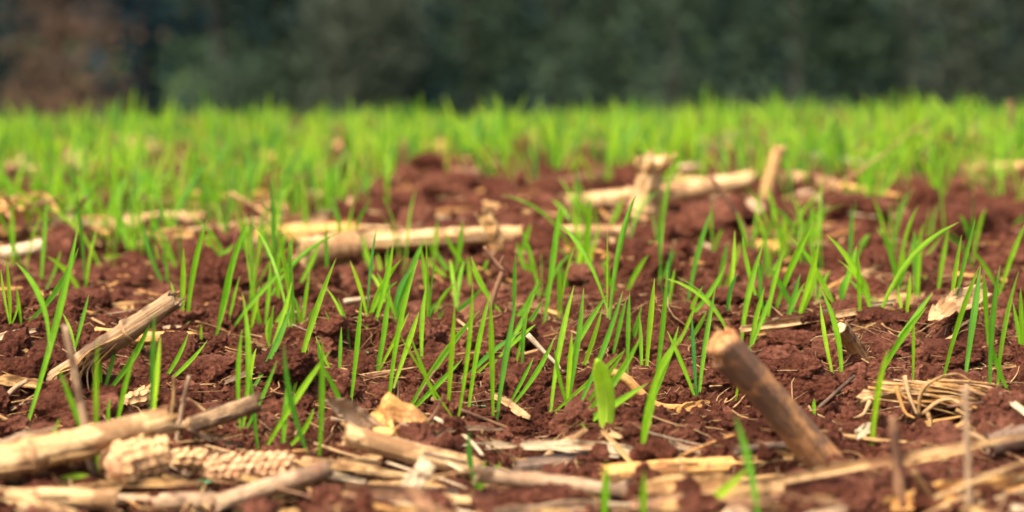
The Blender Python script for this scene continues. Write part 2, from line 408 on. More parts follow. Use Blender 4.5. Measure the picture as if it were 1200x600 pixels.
def build_tree(name, label, x, y, h, rx, colr, seed, z0=.1, dens=8500, group='trees along the edge of the wood'):
    rs = np.random.RandomState(seed); gz = float(base_z(y))
    t = thing(name, label, 'tree', (x, y, gz), group)
    pts = [(0, 0, -.2), (rs.uniform(-.1, .1), 0, h*.3), (rs.uniform(-.25, .25), rs.uniform(-.2, .2), h*.6), (rs.uniform(-.3, .3), 0, h*.95)]
    P = curve(pts, 14); R = np.linspace(.17, .03, 14)*h/9; R[0] *= 1.4
    V, Fc, UV = tube(P, R, 9, .12, seed=seed); tr = link('trunk', raw_mesh('trunk', V, Fc, BARK, uv=UV), t)
    cl = []
    for k in range(15):
        s = rs.uniform(.08, .9); p = P[int(s*13)]; a = rs.uniform(0, 6.28); ln = rx*(1.15-.75*s)*rs.uniform(.7, 1.1)
        e = p+np.array([math.cos(a)*ln, math.sin(a)*ln, rs.uniform(-.1, .4)*ln])
        V, Fc, UV = tube(curve([p, (p+e)/2+np.array([0, 0, .1*ln]), e], 6), np.linspace(.05, .012, 6), 6, .1, seed=k)
        link('limb', raw_mesh('limb', V, Fc, BARK, uv=UV), tr)
        for f in (.35, .6, .8, 1.0): cl.append((p+(e-p)*f, .60+.45*rs.rand()))
    for k in range(26):
        s = rs.uniform(z0, 1); a = rs.uniform(0, 6.28); rr = rx*(1.05-.7*s)*rs.uniform(.35, 1)
        cl.append((np.array([math.cos(a)*rr, math.sin(a)*rr, h*s]), .6+.6*rs.rand()))
    C = []; per = dens//len(cl)
    for c, r in cl:
        q = rs.normal(size=(per, 3))*r*np.array([.6, .6, .5]); C.append(c[None]+q)
    C = np.concatenate(C); C = C[C[:, 2] > .05]
    V, Q, tn = leaf_cards(C, .085, rs)
    key = colr
    if key not in TREE_MATS: TREE_MATS[key] = tree_mat(colr, 'tree_foliage_%d' % len(TREE_MATS))
    link('crown', big_mesh('crown', V, Q, TREE_MATS[key], tint=tn, smooth=False), t)
    return t
OLIVE, TEAL, RUST, DKG, BRN = (.044, .066, .040), (.014, .050, .054), (.108, .064, .040), (.009, .030, .042), (.050, .060, .042)
TREES = [  # pixel column, distance, height, crown radius, colour, words
    (-25, 55, 10, 1.2, TEAL, 'dark green tree at the left end of the far wood'),
    (75, 53, 9, 1.25, RUST, 'rust-brown tree near the left end of the far wood'),
    (175, 58, 11, 1.0, DKG, 'near-black conifer between the rust-brown tree and an olive tree in the wood'),
    (262, 54, 10, 1.15, OLIVE, 'olive tree right of the near-black conifer in the far wood'),
    (335, 55, 9, 1.1, OLIVE, 'second olive tree from the left in the far wood'),
    (405, 57, 11, 1.0, TEAL, 'blue-green tree behind the brownish sapling in the far wood'),
    (425, 52.5, 5, .8, BRN, 'small brownish sapling left of centre before the far wood'),
    (485, 55, 10, 1.1, TEAL, 'blue-green tree left of the dark gap at the centre of the wood'),
    (560, 54, 9, 1.0, OLIVE, 'olive-grey tree just left of the centre of the far wood'),
    (655, 54, 10, 1.1, OLIVE, 'olive tree just right of the centre of the far wood'),
    (722, 56, 9, .9, BRN, 'slender brownish tree right of centre in the far wood'),
    (790, 53.5, 10, 1.1, OLIVE, 'pale olive tree beside the slender brownish tree in the wood'),
    (868, 57, 11, 1.1, DKG, 'dark conifer between two olive trees in the right part of the wood'),
    (930, 54, 10, 1.3, OLIVE, 'broad olive tree in the right third of the far wood'),
    (1005, 55, 9, 1.1, OLIVE, 'olive tree left of the near-black gap at the right of the wood'),
    (1072, 59, 11, 1.0, DKG, 'near-black conifer in the right-hand gap of the far wood'),
    (1135, 54, 10, 1.1, BRN, 'brownish-green tree near the right end of the far wood'),
    (1205, 55, 10, 1.2, OLIVE, 'olive tree at the right end of the far wood'),
]
for k, (px, d, h, rx, c, lab) in enumerate(TREES):
    build_tree('conifer_tree' if c == DKG else 'tree', lab, (px-600)/F*d, d, h, rx, c, 100+k, z0=.0)
def build_wood():
    rs = np.random.RandomState(5); C = []
    for k in range(90):
        x = rs.uniform(-26, 26); y = rs.uniform(60, 78)
        n = 620; z = rs.rand(n)**1.2*10; r = 1.7*(1.05-z/10.5); a = rs.uniform(0, 6.28, n)
        C.append(np.stack([x+np.cos(a)*r*rs.rand(n)**.5, y+np.sin(a)*r, float(base_z(y))+z], 1))
    V, Q, tn = leaf_cards(np.concatenate(C), .24, rs)
    o = link('far_wood', big_mesh('far_wood', V, Q, tree_mat((.016, .040, .052), 'far_wood_foliage'), tint=tn, smooth=False))  # foliage colour lifted and bluish: veiling haze put into the base colour
    tag(o, 'dark mass of trees filling the wood behind its edge', 'wood', kind='stuff')
build_wood()

# ------------------------------------------------------------------ soil clods
LANDMARKS = [  # pixel x, y, words: things a viewer can find
    (108, 470, 'thin upright grey straw'), (150, 395, 'broken stalk with ragged end'), (290, 550, 'horizontal corn cob'),
    (480, 520, 'thick ochre stalk strip'), (580, 335, 'forked brown twig'), (708, 465, 'broad pale green leaf'),
    (905, 465, 'leaning brown stick'), (995, 400, 'short brown stub'), (1095, 465, 'fibrous root clump'),
    (1128, 358, 'pale husk sheet'), (540, 278, 'long pale stalk'), (765, 215, 'upright pale stub'),
    (170, 262, 'blurred pale left stalk'), (960, 368, 'pale straw bundle'),
]
LANDMARKS += [(905, 205, 'thin pale stub'), (25, 262, 'ochre straw tangle'), (1010, 195, 'slender orange straw'), (315, 266, 'broad blurred husk'), (40, 530, 'thick cream stalk'), (650, 545, 'dark grey hollow stalk'), (1060, 540, 'long pale foreground strip'), (790, 550, 'tan foreground stalk')]
_o1 = ['', 'second', 'third', 'fourth', 'fifth', 'sixth', 'seventh', 'eighth', 'ninth', 'tenth', 'eleventh', 'twelfth', 'thirteenth', 'fourteenth', 'fifteenth', 'sixteenth', 'seventeenth', 'eighteenth', 'nineteenth', 'twentieth']
ORD = [(w_+' nearest').strip() for w_ in _o1+['twenty-'+('first' if k == 0 else _o1[k]) for k in range(9)]+['thirtieth']+['thirty-'+('first' if k == 0 else _o1[k]) for k in range(9)]]
def to_px(p):
    v = np.asarray(p, float)-CAM; d = float(np.dot(v, _f))
    return 600+F*float(np.dot(v, _r))/d, 300-F*float(np.dot(v, _u))/d
def auto_labels(items, noun):
    """items: (object, px, py, words). Labels by the nearest landmark, side and order of distance."""
    buckets = {}
    for o, px, py, wd in items:
        best = min(LANDMARKS, key=lambda L: math.hypot(px-L[0], (py-L[1])*1.5))
        dx, dy = px-best[0], py-best[1]
        side = ('left of' if dx < 0 else 'right of') if abs(dx) > abs(dy)*.9 else ('behind' if dy < 0 else 'before')
        buckets.setdefault((best[2], side), []).append((math.hypot(dx, dy), o, wd))
    for (lm, side), L in buckets.items():
        L.sort(key=lambda q: q[0])
        for k, (d, o, wd) in enumerate(L):
            if len(L) == 1: o['label'] = '%s %s, only one %s the %s' % (wd, noun, side, lm)
            else: o['label'] = '%s %s, %s one %s the %s' % (wd, noun, ORD[min(k, len(ORD)-1)], side, lm)

def clod_mesh(seed, sub=5):
    V, Fc = ico(sub); rs = np.random.RandomState(seed); off = Vector(rs.rand(3)*50); out = []
    for v in V:
        p = Vector(v)
        d = 1 + .38*(mnoise.noise(p*1.1+off)) + .22*abs(mnoise.noise(p*2.6+off)) + .15*abs(mnoise.noise(p*5.5+off)) + .13*abs(mnoise.noise(p*11+off)) + .075*abs(mnoise.noise(p*23+off)) - .045*abs(mnoise.noise(p*41+off)) - .16
        out.append(v*d)
    return big_mesh('clod', np.array(out), Fc, SOIL)
CLODS = [clod_mesh(s) for s in range(9)]
HAND_CLODS = [  # px, py (centre), half width, half height in photo px
    (885, 438, 34, 24), (615, 446, 36, 22), (330, 425, 40, 18), (245, 432, 46, 18), (505, 425, 34, 20), (450, 462, 26, 20), (425, 430, 24, 16),
    (765, 402, 40, 20), (700, 398, 24, 18), (800, 440, 30, 16), (940, 428, 26, 18), (1040, 405, 34, 18), (1110, 412, 40, 18), (930, 395, 30, 14), (1165, 420, 30, 20),
    (990, 550, 24, 11), (940, 556, 18, 8), (75, 478, 42, 22), (30, 430, 30, 18), (55, 405, 24, 14), (215, 425, 24, 16), (480, 505, 26, 12), (560, 470, 24, 14),
    (965, 575, 62, 28), (640, 582, 62, 22), (1085, 560, 46, 22), (590, 590, 44, 16), (20, 470, 22, 14),
    (840, 252, 48, 24), (800, 268, 34, 16), (1110, 262, 62, 26), (1165, 255, 40, 22), (1010, 240, 40, 16), (445, 295, 30, 20), (400, 300, 20, 16),
    (510, 300, 30, 14), (690, 318, 40, 16), (640, 330, 34, 14), (720, 300, 30, 12), (860, 300, 36, 16), (960, 295, 34, 14), (1070, 310, 40, 16), (100, 350, 40, 16),
    (60, 330, 34, 12), (280, 320, 34, 14), (150, 330, 30, 12), (310, 215, 34, 12), (115, 205, 30, 12), (520, 215, 30, 12), (720, 345, 30, 12), (560, 340, 30, 12), (1190, 300, 30, 16),
    (840, 345, 34, 12), (940, 330, 30, 12), (480, 360, 30, 12), (260, 365, 30, 12), (20, 350, 30, 14), (1030, 370, 30, 12),
]
citems = []
for k, (px, py, rw, rh) in enumerate(HAND_CLODS):
    y = gy(px, py+rh*.75); p = at(px, py+rh*.25, y+.01); s = 1/ppm(y)
    me = CLODS[k % len(CLODS)]
    o = link('soil_clod', me, loc=p); o.scale = (rw*s*.95, rw*s*.8, rh*s*1.0); o.rotation_euler = (0, 0, rng.uniform(0, 6.28) if abs(rw-rh) < 6 else rng.choice([0, 3.14])+rng.uniform(-.4, .4))
    tag(o, cat='soil clod', group='clods of red soil')
    citems.append((o, px, py, ('large' if rw >= 40 else 'small' if rw < 28 else 'rounded')+' red-brown'))
for k in range(170):
    y = rng.uniform(1.80**.5, 4.6**.5)**2; x = rng.uniform(-1, 1)*(y*.205); ix, iy = to_px((x, y, Hs(x, y)))
    if not (0 < ix < 1200 and iy < 590) or (660 < ix < 760 and iy > 440): continue
    sz = rng.uniform(.007, .020)*(1 if y < 2.3 else 1.35)
    o = link('soil_clod', CLODS[rng.randint(9)], loc=(x, y, Hs(x, y)+sz*.15)); o.scale = (sz*rng.uniform(.9, 1.5), sz*rng.uniform(.8, 1.2), sz*rng.uniform(.6, .95)); o.rotation_euler = (rng.normal(0, .4), rng.normal(0, .4), rng.uniform(0, 6.28))
    tag(o, cat='soil clod', group='clods of red soil'); citems.append((o, ix, iy, 'small lumpy' if sz < .014 else 'knobbly red-brown'))
auto_labels(citems, 'soil clod')

def crumb_nodes(name, sub, seed):
    g = bpy.data.node_groups.new(name, 'GeometryNodeTree')
    g.interface.new_socket('Geometry', in_out='INPUT', socket_type='NodeSocketGeometry'); g.interface.new_socket('Geometry', in_out='OUTPUT', socket_type='NodeSocketGeometry')
    nn, L = g.nodes, g.links; gi, go = nn.new('NodeGroupInput'), nn.new('NodeGroupOutput')
    geos = []
    for k in range(4):
        ic = nn.new('GeometryNodeMeshIcoSphere'); ic.inputs['Radius'].default_value = 1; ic.inputs['Subdivisions'].default_value = sub
        ps = nn.new('GeometryNodeInputPosition'); nz = nn.new('ShaderNodeTexNoise'); nz.noise_dimensions = '4D'; nz.inputs['W'].default_value = seed+k*3.7
        nz.inputs['Scale'].default_value = 1.5; nz.inputs['Detail'].default_value = 3; L.new(ps.outputs[0], nz.inputs['Vector'])
        ma = nn.new('ShaderNodeMath'); ma.operation = 'MULTIPLY_ADD'; L.new(nz.outputs[0], ma.inputs[0]); ma.inputs[1].default_value = 2.2; ma.inputs[2].default_value = -1.1
        vm = nn.new('ShaderNodeVectorMath'); vm.operation = 'SCALE'; L.new(ps.outputs[0], vm.inputs[0]); L.new(ma.outputs[0], vm.inputs['Scale'])
        sp = nn.new('GeometryNodeSetPosition'); L.new(ic.outputs['Mesh'], sp.inputs['Geometry']); L.new(vm.outputs[0], sp.inputs['Offset'])
        sm = nn.new('GeometryNodeSetMaterial'); sm.inputs['Material'].default_value = SOIL; L.new(sp.outputs[0], sm.inputs['Geometry'])
        geos.append(sm)
    gi_ = nn.new('GeometryNodeGeometryToInstance')
    for q in reversed(geos): L.new(q.outputs[0], gi_.inputs[0])
    na = nn.new('GeometryNodeInputNamedAttribute'); na.data_type = 'FLOAT_VECTOR'; na.inputs[0].default_value = 'scl'
    nr = nn.new('GeometryNodeInputNamedAttribute'); nr.data_type = 'FLOAT_VECTOR'; nr.inputs[0].default_value = 'rot'
    er = nn.new('FunctionNodeEulerToRotation'); L.new(nr.outputs[0], er.inputs[0])
    ip = nn.new('GeometryNodeInstanceOnPoints'); ip.inputs['Pick Instance'].default_value = True
    L.new(gi.outputs[0], ip.inputs['Points']); L.new(gi_.outputs[0], ip.inputs['Instance']); L.new(er.outputs[0], ip.inputs['Rotation']); L.new(na.outputs[0], ip.inputs['Scale'])
    L.new(ip.outputs[0], go.inputs[0]); return g
def build_crumbs():
    """loose crumbs of soil, too many to count"""
    rs = np.random.RandomState(21)
    for name, lab, cnt, sub, s0, s1, ya, yb, pw in (
            ('soil_crumbs', 'loose crumbs of red soil scattered over the near ground', 14000, 3, .0025, .011, 1.2, 3.6, 2.5),
            ('fine_soil_crumbs', 'fine grains of red soil over the near ground', 95000, 2, .0009, .0034, 1.4, 2.6, 1.8),
            ('distant_soil_lumps', 'loose lumps of red soil among the farther seedlings', 3200, 3, .007, .024, 2.4, 9.0, 2.5)):
        y = np.sqrt(rs.rand(cnt)*(yb**2-ya**2)+ya**2); x = (rs.rand(cnt)*2-1)*(y*.26+.03)
        keep = vn(x*9+3, y*9+8) > .28; x, y = x[keep], y[keep]; c = len(x); s_ = s0+(s1-s0)*rs.rand(c)**pw
        me = bpy.data.meshes.new(name); me.vertices.add(c); me.vertices.foreach_set('co', np.stack([x, y, H(x, y)+s_*.3], 1).astype(np.float32).ravel())
        for an, val in (('scl', s_[:, None]*rs.uniform(.7, 1.3, (c, 3))), ('rot', rs.uniform(0, 6.28, (c, 3)))):
            at_ = me.attributes.new(an, 'FLOAT_VECTOR', 'POINT'); at_.data.foreach_set('vector', val.astype(np.float32).ravel())
        me.materials.append(SOIL); o = link(name, me); tag(o, lab, 'soil', kind='stuff')
        md = o.modifiers.new('crumbs', 'NODES'); md.node_group = crumb_nodes(name, sub, rs.uniform(0, 50))
build_crumbs()

# ------------------------------------------------------------------ corn stalks, husks, straws
def seedof(): return int(rng.randint(1, 99999))
def stalk(label, pts, r, mat=CREAM, nodes=(), name='corn_stalk', pith=(False, True), rough=.06, ridges=9, ragged=(0, 0), m=22, flat=1.0, sheath=None, group='broken corn stalks', n=44, dent=0.0, pmat=None, nspl=7):
    """a piece of corn stalk: stem, swollen nodes, pith at its broken ends. pts are world points, r radius or (r0, r1)"""
    P = curve(pts, n); r0, r1 = (r, r) if np.isscalar(r) else r
    t = np.linspace(0, 1, n); R = r0+(r1-r0)*t
    for q in nodes: R = R*(1+.13*np.exp(-((t-q)/.022)**2))
    sd_ = seedof(); R = R*(1+.10*(vn(t*6+sd_, np.full(n, .5))-.5))
    root = thing(name, label, 'corn stalk', P[0], group); P = P-P[0]
    V, Fc, UV = tube(P, R, m, rough, ridges, ragged, flat, cap=False, seed=sd_ % 97)
    # inner wall so that broken ends read as a rind with thickness
    V2, F2, UV2 = tube(P, R*.80, m, rough, ridges, (0, 0), flat, cap=False, seed=sd_ % 97)
    k = len(V); F2 = [tuple(k+i for i in f[::-1]) for f in F2]
    rim = [(j, k+j, k+(j+1) % m, (j+1) % m) for j in range(m)]; q = (n-1)*m
    rim += [(q+j, q+(j+1) % m, k+q+(j+1) % m, k+q+j) for j in range(m)]
    stem = link('stem', raw_mesh('stem', np.concatenate([V, V2]), Fc+F2+rim, mat, uv=UV+UV2), root)
    T, A, B = frames(P); rk = np.random.RandomState(sd_ % 5000)
    for e, on in ((0, pith[0]), (n-1, pith[1])):
        if not on: continue
        sg = -1 if e == 0 else 1; e2 = 4 if e == 0 else n-5
        for k in range(nspl):
            a = rk.uniform(0, 6.28); rad = A[e]*math.cos(a)+B[e]*math.sin(a)*flat
            q0 = P[e2]+rad*R[e]*.97; q1 = P[e]+rad*R[e]*1.02; q2 = P[e]+T[e]*sg*R[e]*rk.uniform(.15, .9)+rad*R[e]*rk.uniform(.95, 1.35)
            V, Fc, UV = ribbon(curve([q0, q1, q2], 8), np.linspace(1, .25, 8)*R[e]*rk.uniform(.25, .6), np.cross(rad, T[e]), .2, .0006, 4, rk.uniform(-.3, .3), .1, k)
            link('splinter', raw_mesh('splinter', V, Fc, mat if k % 3 else TAN, uv=UV), stem)
    for k in range(3):
        a = rk.uniform(0, 6.28); i0 = rk.randint(2, n-18); i1 = i0+rk.randint(8, 15); pp = []
        for q_, i in enumerate(np.linspace(i0, i1, 5).astype(int)):
            rad = A[i]*math.cos(a)+B[i]*math.sin(a)*flat; pp.append(P[i]+rad*R[i]*(1.04+(.22*(q_/4)**2)))
        V, Fc, UV = ribbon(curve(pp, 12), R[i0]*np.linspace(.7, .25, 12)*rk.uniform(.5, 1), np.cross(rad, T[i0]), -.25, .0005, 5, rk.uniform(-.4, .4), .2, k+20)
        link('peeling_rind', raw_mesh('peeling_rind', V, Fc, [TAN, GREY, mat][k], uv=UV), stem)
    for e, on in ((0, pith[0]), (n-1, pith[1])):
        if not on: continue
        sg = -1 if e == 0 else 1; c = P[e]-T[e]*sg*R[e]*.25; rs = np.random.RandomState(sd_ % 1000+e)
        Vp = []; rings = 6
        for i in range(rings+1):
            for j in range(m):
                a = j*2*math.pi/m; rr = R[e]*.84*(1-i/rings)+1e-5
                Vp.append(c+A[e]*math.cos(a)*rr+B[e]*math.sin(a)*rr*flat+T[e]*sg*R[e]*(.35*(rs.rand()-.45)+.15*(i/rings) if i else -.15))
        Fp = grid_faces(rings+1, m, True)
        if sg < 0: Fp = [f[::-1] for f in Fp]
        link('pith', raw_mesh('pith', Vp, Fp, pmat or PITH), stem)
    for q in nodes:
        i = int(q*(n-1)); lo, hi = max(0, i-1), min(n-1, i+1)
        Pn = curve([P[lo]*.5+P[i]*.5, P[i], P[hi]*.5+P[i]*.5], 7); rr = R[i]*np.array([1.0, 1.06, 1.10, 1.04, 1.09, 1.06, 1.0])
        V, Fc, UV = tube(Pn, rr, m, .03, 0, cap=False, flat=flat, seed=sd_ % 97)
        link('node', raw_mesh('node', V, Fc, NODE, uv=UV), stem)
    return root, P, R
def husk(label, pts, wid, mat=PALEST, name='corn_husk', cup=.3, side=None, fray=.25, twist=0.0, n=22, taper=(.8, .5), thick=.0006, ripple=.45, group='scraps of dry husk', cat='husk'):
    P = curve(pts, n); o0 = P[0].copy(); t = np.linspace(0, 1, n)
    W = wid*np.minimum(1, np.minimum(taper[0]+t*4*(1-taper[0]), taper[1]+(1-t)*3*(1-taper[1])))
    V, Fc, UV = ribbon(P-o0, W, side, cup, thick, 9, twist, fray, seedof() % 500, ripple)
    return tag(link(name, raw_mesh(name, V, Fc, mat, uv=UV), loc=o0), label, cat, group)
def straw(label, pts, r, mat=TAN, name='straw', flat=.7, m=7, n=None, cat='straw', group='dry straws lying on the soil', taper=.7):
    n = n or max(8, 5*len(pts)); P = curve(pts, n); o0 = P[0].copy(); sd_ = seedof() % 400
    R = np.linspace(r, r*taper, n)*(1+.18*(vn(np.arange(n)*.6+sd_, np.full(n, .3))-.5))
    V, Fc, UV = tube(P-o0, R, m, .12, 0, flat=flat, seed=sd_)
    return tag(link(name, raw_mesh(name, V, Fc, mat, uv=UV), loc=o0), label, cat, group)
def pxr(wpx, y): return wpx*.5/ppm(y)

# thick stalk, lower left
y0 = gy(60, 552)
root, P, R = stalk('thick cream corn stalk lying across the lower left corner', [at(-70, 556, y0-.03), at(60, 526, y0), at(196, 493, y0+.04)], (pxr(54, y0), pxr(38, y0)), CREAM, nodes=(.40,), ragged=(0, .012), flat=.85, rough=.1)
# sheath wrapped over its left end, as a scrap of its own
y1 = gy(30, 566)
husk('curved tan sheath at the left edge before the thick cream stalk', [at(-30, 548, y1), at(20, 545, y1), at(52, 556, y1+.004)], pxr(78, y1), CREAM, cup=-.45, side=(0, .35, 1), taper=(1, .7), group='scraps of husk in the foreground')
# broken stalk with ragged pale end
y2 = gy(80, 446)
root, P, R = stalk('broken tan corn stalk propped at a slant with ragged upper end', [at(66, 446, y2), at(135, 397, y2-.005), at(204, 351, y2-.012)], (pxr(29, y2), pxr(23, y2)), BARKY, nodes=(.62,), ragged=(.01, .006), rough=.12)
P = P.copy()
for k in range(15):
    a = rng.uniform(.25, .6); b = P[int(a*43)]; ln = rng.uniform(.025, .06)
    dv = np.array([rng.uniform(-.9, -.1), rng.uniform(-.25, .1), rng.uniform(-.9, -.45)]); dv /= np.linalg.norm(dv)
    e = b+dv*ln; c = (b+e)/2+np.array([-.006, -.008, rng.uniform(-.002, .006)])
    V, Fc, UV = ribbon(curve([b+np.array([0, -.006, -.003]), c, e], 10), np.linspace(.006, .0018, 10)*rng.uniform(.5, 1.3), None, .3, .0005, 5, rng.uniform(-1, 1), .1, k)
    link('frayed_sheath', raw_mesh('frayed_sheath', V, Fc, [TAN, ORANGE, GREY][k % 3], uv=UV), root)
y3 = gy(150, 408)
stalk('short tan stalk lying behind the slanted broken stalk', [at(84, 389, y3), at(160, 396, y3), at(226, 397, y3)], pxr(17, y3), ORANGE, nodes=(.5,), pith=(True, True), ragged=(.003, .003))
y4 = gy(108, 556)
straw('thin upright grey straw standing before the thick cream stalk', [at(109, 556, y4), at(98, 490, y4), at(76, 381, y4-.01)], pxr(12, y4), GREY, flat=.6, cat='straw', taper=.75, n=24, m=10, group='upright dry stems')
# leaning stick
y5 = gy(962, 546)
root, P, R = stalk('leaning brown stick of corn stalk rising from the soil at right', [at(985, 562, y5+.01), at(925, 492, y5-.004), at(846, 399, y5-.03)], (pxr(46, y5), pxr(38, y5)), STICK, nodes=(), ragged=(0, .004), rough=.05, ridges=7, pith=(False, True), pmat=STICK, nspl=2)
e = P[-1]; ax = (P[-1]-P[-6]); ax /= np.linalg.norm(ax); sd2 = np.array([-ax[2], 0, ax[0]]); sd2 = -sd2 if sd2[0] > 0 else sd2
V, Fc, UV = ribbon(curve([e-ax*.052+sd2*R[-1]*.95, e-ax*.03+sd2*R[-1]*1.12, e-ax*.009+sd2*R[-1]*1.28], 12), np.linspace(.007, .012, 12), (0, 1, 0), -.5, .0025, 9, 0, .15, 9)
link('split_rind', raw_mesh('split_rind', V, Fc, STICK, uv=UV), root)
y6 = gy(1006, 420)
stalk('short brown stub poking up right of the leaning stick', [at(1012, 424, y6+.01), at(998, 402, y6), at(984, 383, y6-.02)], pxr(19, y6), STICK, ragged=(0, .002))
# long pale stalk and things around it
y7 = gy(480, 306)
stalk('long pale stalk lying across the middle behind the front seedlings', [at(424, 284, y7-.01), at(500, 280, y7), at(600, 275, y7+.04), at(734, 272, y7+.08)], (pxr(29, y7), pxr(22, y7)), CREAM, nodes=(.45,), pith=(True, True), n=70, rough=.14, flat=.8)
stalk('thick short pale stalk butting the left end of the long pale one', [at(354, 298, y7-.05), at(385, 292, y7-.04), at(420, 286, y7-.03)], (pxr(33, y7), pxr(30, y7)), CREAM, nodes=(.93,), pith=(True, True), rough=.1)
y8 = gy(580, 300)
husk('ragged tan husk standing up against the long pale stalk', [at(588, 292, y8-.03), at(578, 268, y8-.03), at(566, 246, y8-.03)], pxr(36, y8), TAN, cup=.5, side=(1, .3, 0), taper=(.7, .9), group='scraps of husk in the middle distance')
y9 = gy(752, 262)
root, P, R = stalk('upright pale corn stub with flared ragged top', [at(750, 266, y9), at(757, 225, y9), at(767, 186, y9-.01)], (pxr(30, y9), pxr(28, y9)), CREAM, nodes=(.25,), ragged=(0, .008))
for k in range(7):
    a = k*.9; b = P[-10]+np.array([math.cos(a)*R[-1]*.9, math.sin(a)*R[-1]*.9, 0]); e = P[-1]+np.array([math.cos(a)*R[-1]*1.7, math.sin(a)*R[-1]*1.4, rng.uniform(-.002, .004)])
    V, Fc, UV = ribbon(curve([b, (b+e)/2+np.array([math.cos(a), math.sin(a), 0])*.003, e], 8), np.linspace(.012, .009, 8), (-math.sin(a), math.cos(a), 0), .3, .0012, 5, .3, .2, k)
    link('split_rind', raw_mesh('split_rind', V, Fc, TAN, uv=UV), root)
y10 = gy(770, 250)
stalk('pale stalk lying behind the upright pale stub', [at(662, 240, y10-.04), at(770, 228, y10), at(878, 211, y10+.05)], pxr(22, y10), CREAM, nodes=(.35,), pith=(True, True))
y11 = gy(897, 236)
stalk('thin pale stub standing right of the upright flared stub', [at(895, 238, y11), at(903, 205, y11), at(913, 173, y11)], pxr(15, y11), TAN, ragged=(0, .006))
y12 = gy(170, 276)
stalk('blurred pale stalk lying far left behind the seedlings', [at(108, 268, y12), at(170, 260, y12), at(238, 256, y12)], pxr(19, y12), CREAM, pith=(True, True))
y13 = gy(320, 275)
husk('broad blurred husk left of the long pale stalk', [at(245, 276, y13), at(310, 266, y13), at(384, 254, y13+.05)], pxr(38, y13), CREAM, cup=.4, side=(0, .5, 1), group='scraps of husk in the middle distance')
y14 = gy(330, 268)
straw('thin tan twig slanting over the blurred husk at left', [at(270, 226, y14-.1), at(300, 243, y14-.1), at(338, 268, y14-.12)], pxr(8, y14), TAN, group='twigs in the middle distance')
y15 = gy(30, 303)
stalk('white stalk end lying at the left edge', [at(-30, 303, y15), at(10, 296, y15), at(52, 288, y15)], pxr(15, y15), PALEST)
y16 = gy(950, 388)
for k, (a, b, c, d, wpx, mt, lb) in enumerate([(868, 386, 1046, 358, 13, CREAM, 'uppermost pale straw of the bundle behind the leaning stick'), (880, 392, 1040, 370, 9, TAN, 'lower tan straw of the bundle behind the leaning stick'), (800, 396, 880, 386, 8, TAN, 'thin tan straw left of the bundle behind the leaning stick'), (905, 376, 1050, 352, 9, PALEST, 'rearmost pale straw of the bundle behind the leaning stick')]):
    husk(lb, [at(a, b, y16-.03+.015*k), at((a+c)/2, (b+d)/2+1, y16+.01*k), at(c, d, y16+.03+.01*k)], pxr(wpx*1.5, y16), mt, name='straw_strip', cup=.4, side=(0, .5, 1), fray=.15, group='pale straw bundle')
y17 = gy(1125, 388)
husk('pale pinkish husk sheet lying behind the right-hand seedlings', [at(1092, 374, y17-.02), at(1120, 356, y17), at(1158, 340, y17+.05)], pxr(58, y17), CREAM, cup=.22, side=(.1, .9, .55), taper=(.5, .6), fray=.12, group='scraps of husk in the middle distance')
y18 = gy(1100, 290)
husk('pale blurred husk scrap behind the red clods at right', [at(1120, 292, y18), at(1150, 284, y18), at(1190, 283, y18+.04)], pxr(20, y18), PALEST, side=(0, .6, .8), group='scraps of husk in the middle distance')
# foreground litter
def fore(label, a, b, wpx, mat, cpy=None, kind='husk', cup=.3, mid=None, nodes=(), dd=0.0, taper=(.8, .5), side=(0, .55, 1), pith=(True, True)):
    cpy = cpy if cpy is not None else max(a[1], b[1])+wpx*.45
    y = gy((a[0]+b[0])/2, min(cpy, 640))+dd; mp = mid or ((a[0]+b[0])/2, (a[1]+b[1])/2-1)
    pts = [at(a[0], a[1], y-.006), at(mp[0], mp[1], y), at(b[0], b[1], y+.006)]
    if kind == 'husk': return husk(label, pts, pxr(wpx*2, y), mat, cup=cup, side=side, taper=taper, group='scraps of husk in the foreground')
    if kind == 'stalk': return stalk(label, pts, pxr(wpx, y), mat, nodes=nodes, pith=pith, ragged=(.002, .003))
    return straw(label, pts, pxr(wpx, y), mat, group='straws in the foreground')
fore('thick ochre stalk strip with a split end, low centre left', (406, 510), (556, 548), 25, CREAM, kind='stalk', mid=(480, 530))
fore('pale straw tucked under the thick ochre stalk strip', (400, 545), (480, 552), 15, TAN, kind='stalk')
yb = gy(462, 528)
husk('curled orange-brown leaf scrap behind the ochre stalk strip', [at(442, 520, yb+.004), at(452, 497, yb), at(470, 497, yb), at(479, 525, yb-.006)], .032, ORANGE, cup=.3, side=(.2, .8, .55), taper=(.6, .7), fray=.12, group='scraps of husk in the foreground')
yb = gy(420, 516)
husk('pointed grey-brown husk left of the curled orange-brown scrap', [at(384, 470, yb-.01), at(412, 488, yb), at(452, 514, yb+.004)], pxr(50, yb), GREY, cup=.6, side=(.3, .5, .8), taper=(.35, .8), group='scraps of husk in the foreground')
fore('thin curved grey husk strip right of the curled orange-brown scrap', (494, 518), (590, 503), 6, GREY, mid=(535, 503), cup=.5)
fore('pale strip at centre right of the ochre stalk', (528, 527), (606, 522), 9, PALEST, kind='husk')
fore('square pale husk flake standing before the ochre stalk strip', (466, 590), (503, 542), 22, PALEST, cpy=592, cup=.1, side=(1, .2, .2), taper=(1, 1))
fore('long thin straw across the lower centre left', (398, 580), (566, 549), 8, TAN, kind='straw', cpy=592)
fore('blurred tan stalk slanting up toward the pointed husk', (255, 590), (386, 549), 20, GREY, kind='stalk', cpy=594)
fore('second blurred stalk beside the slanting tan one', (318, 584), (384, 552), 17, TAN, kind='stalk', cpy=590)
fore('pale blurred stalk along the bottom left edge', (10, 584), (136, 586), 26, CREAM, kind='stalk', cpy=602)
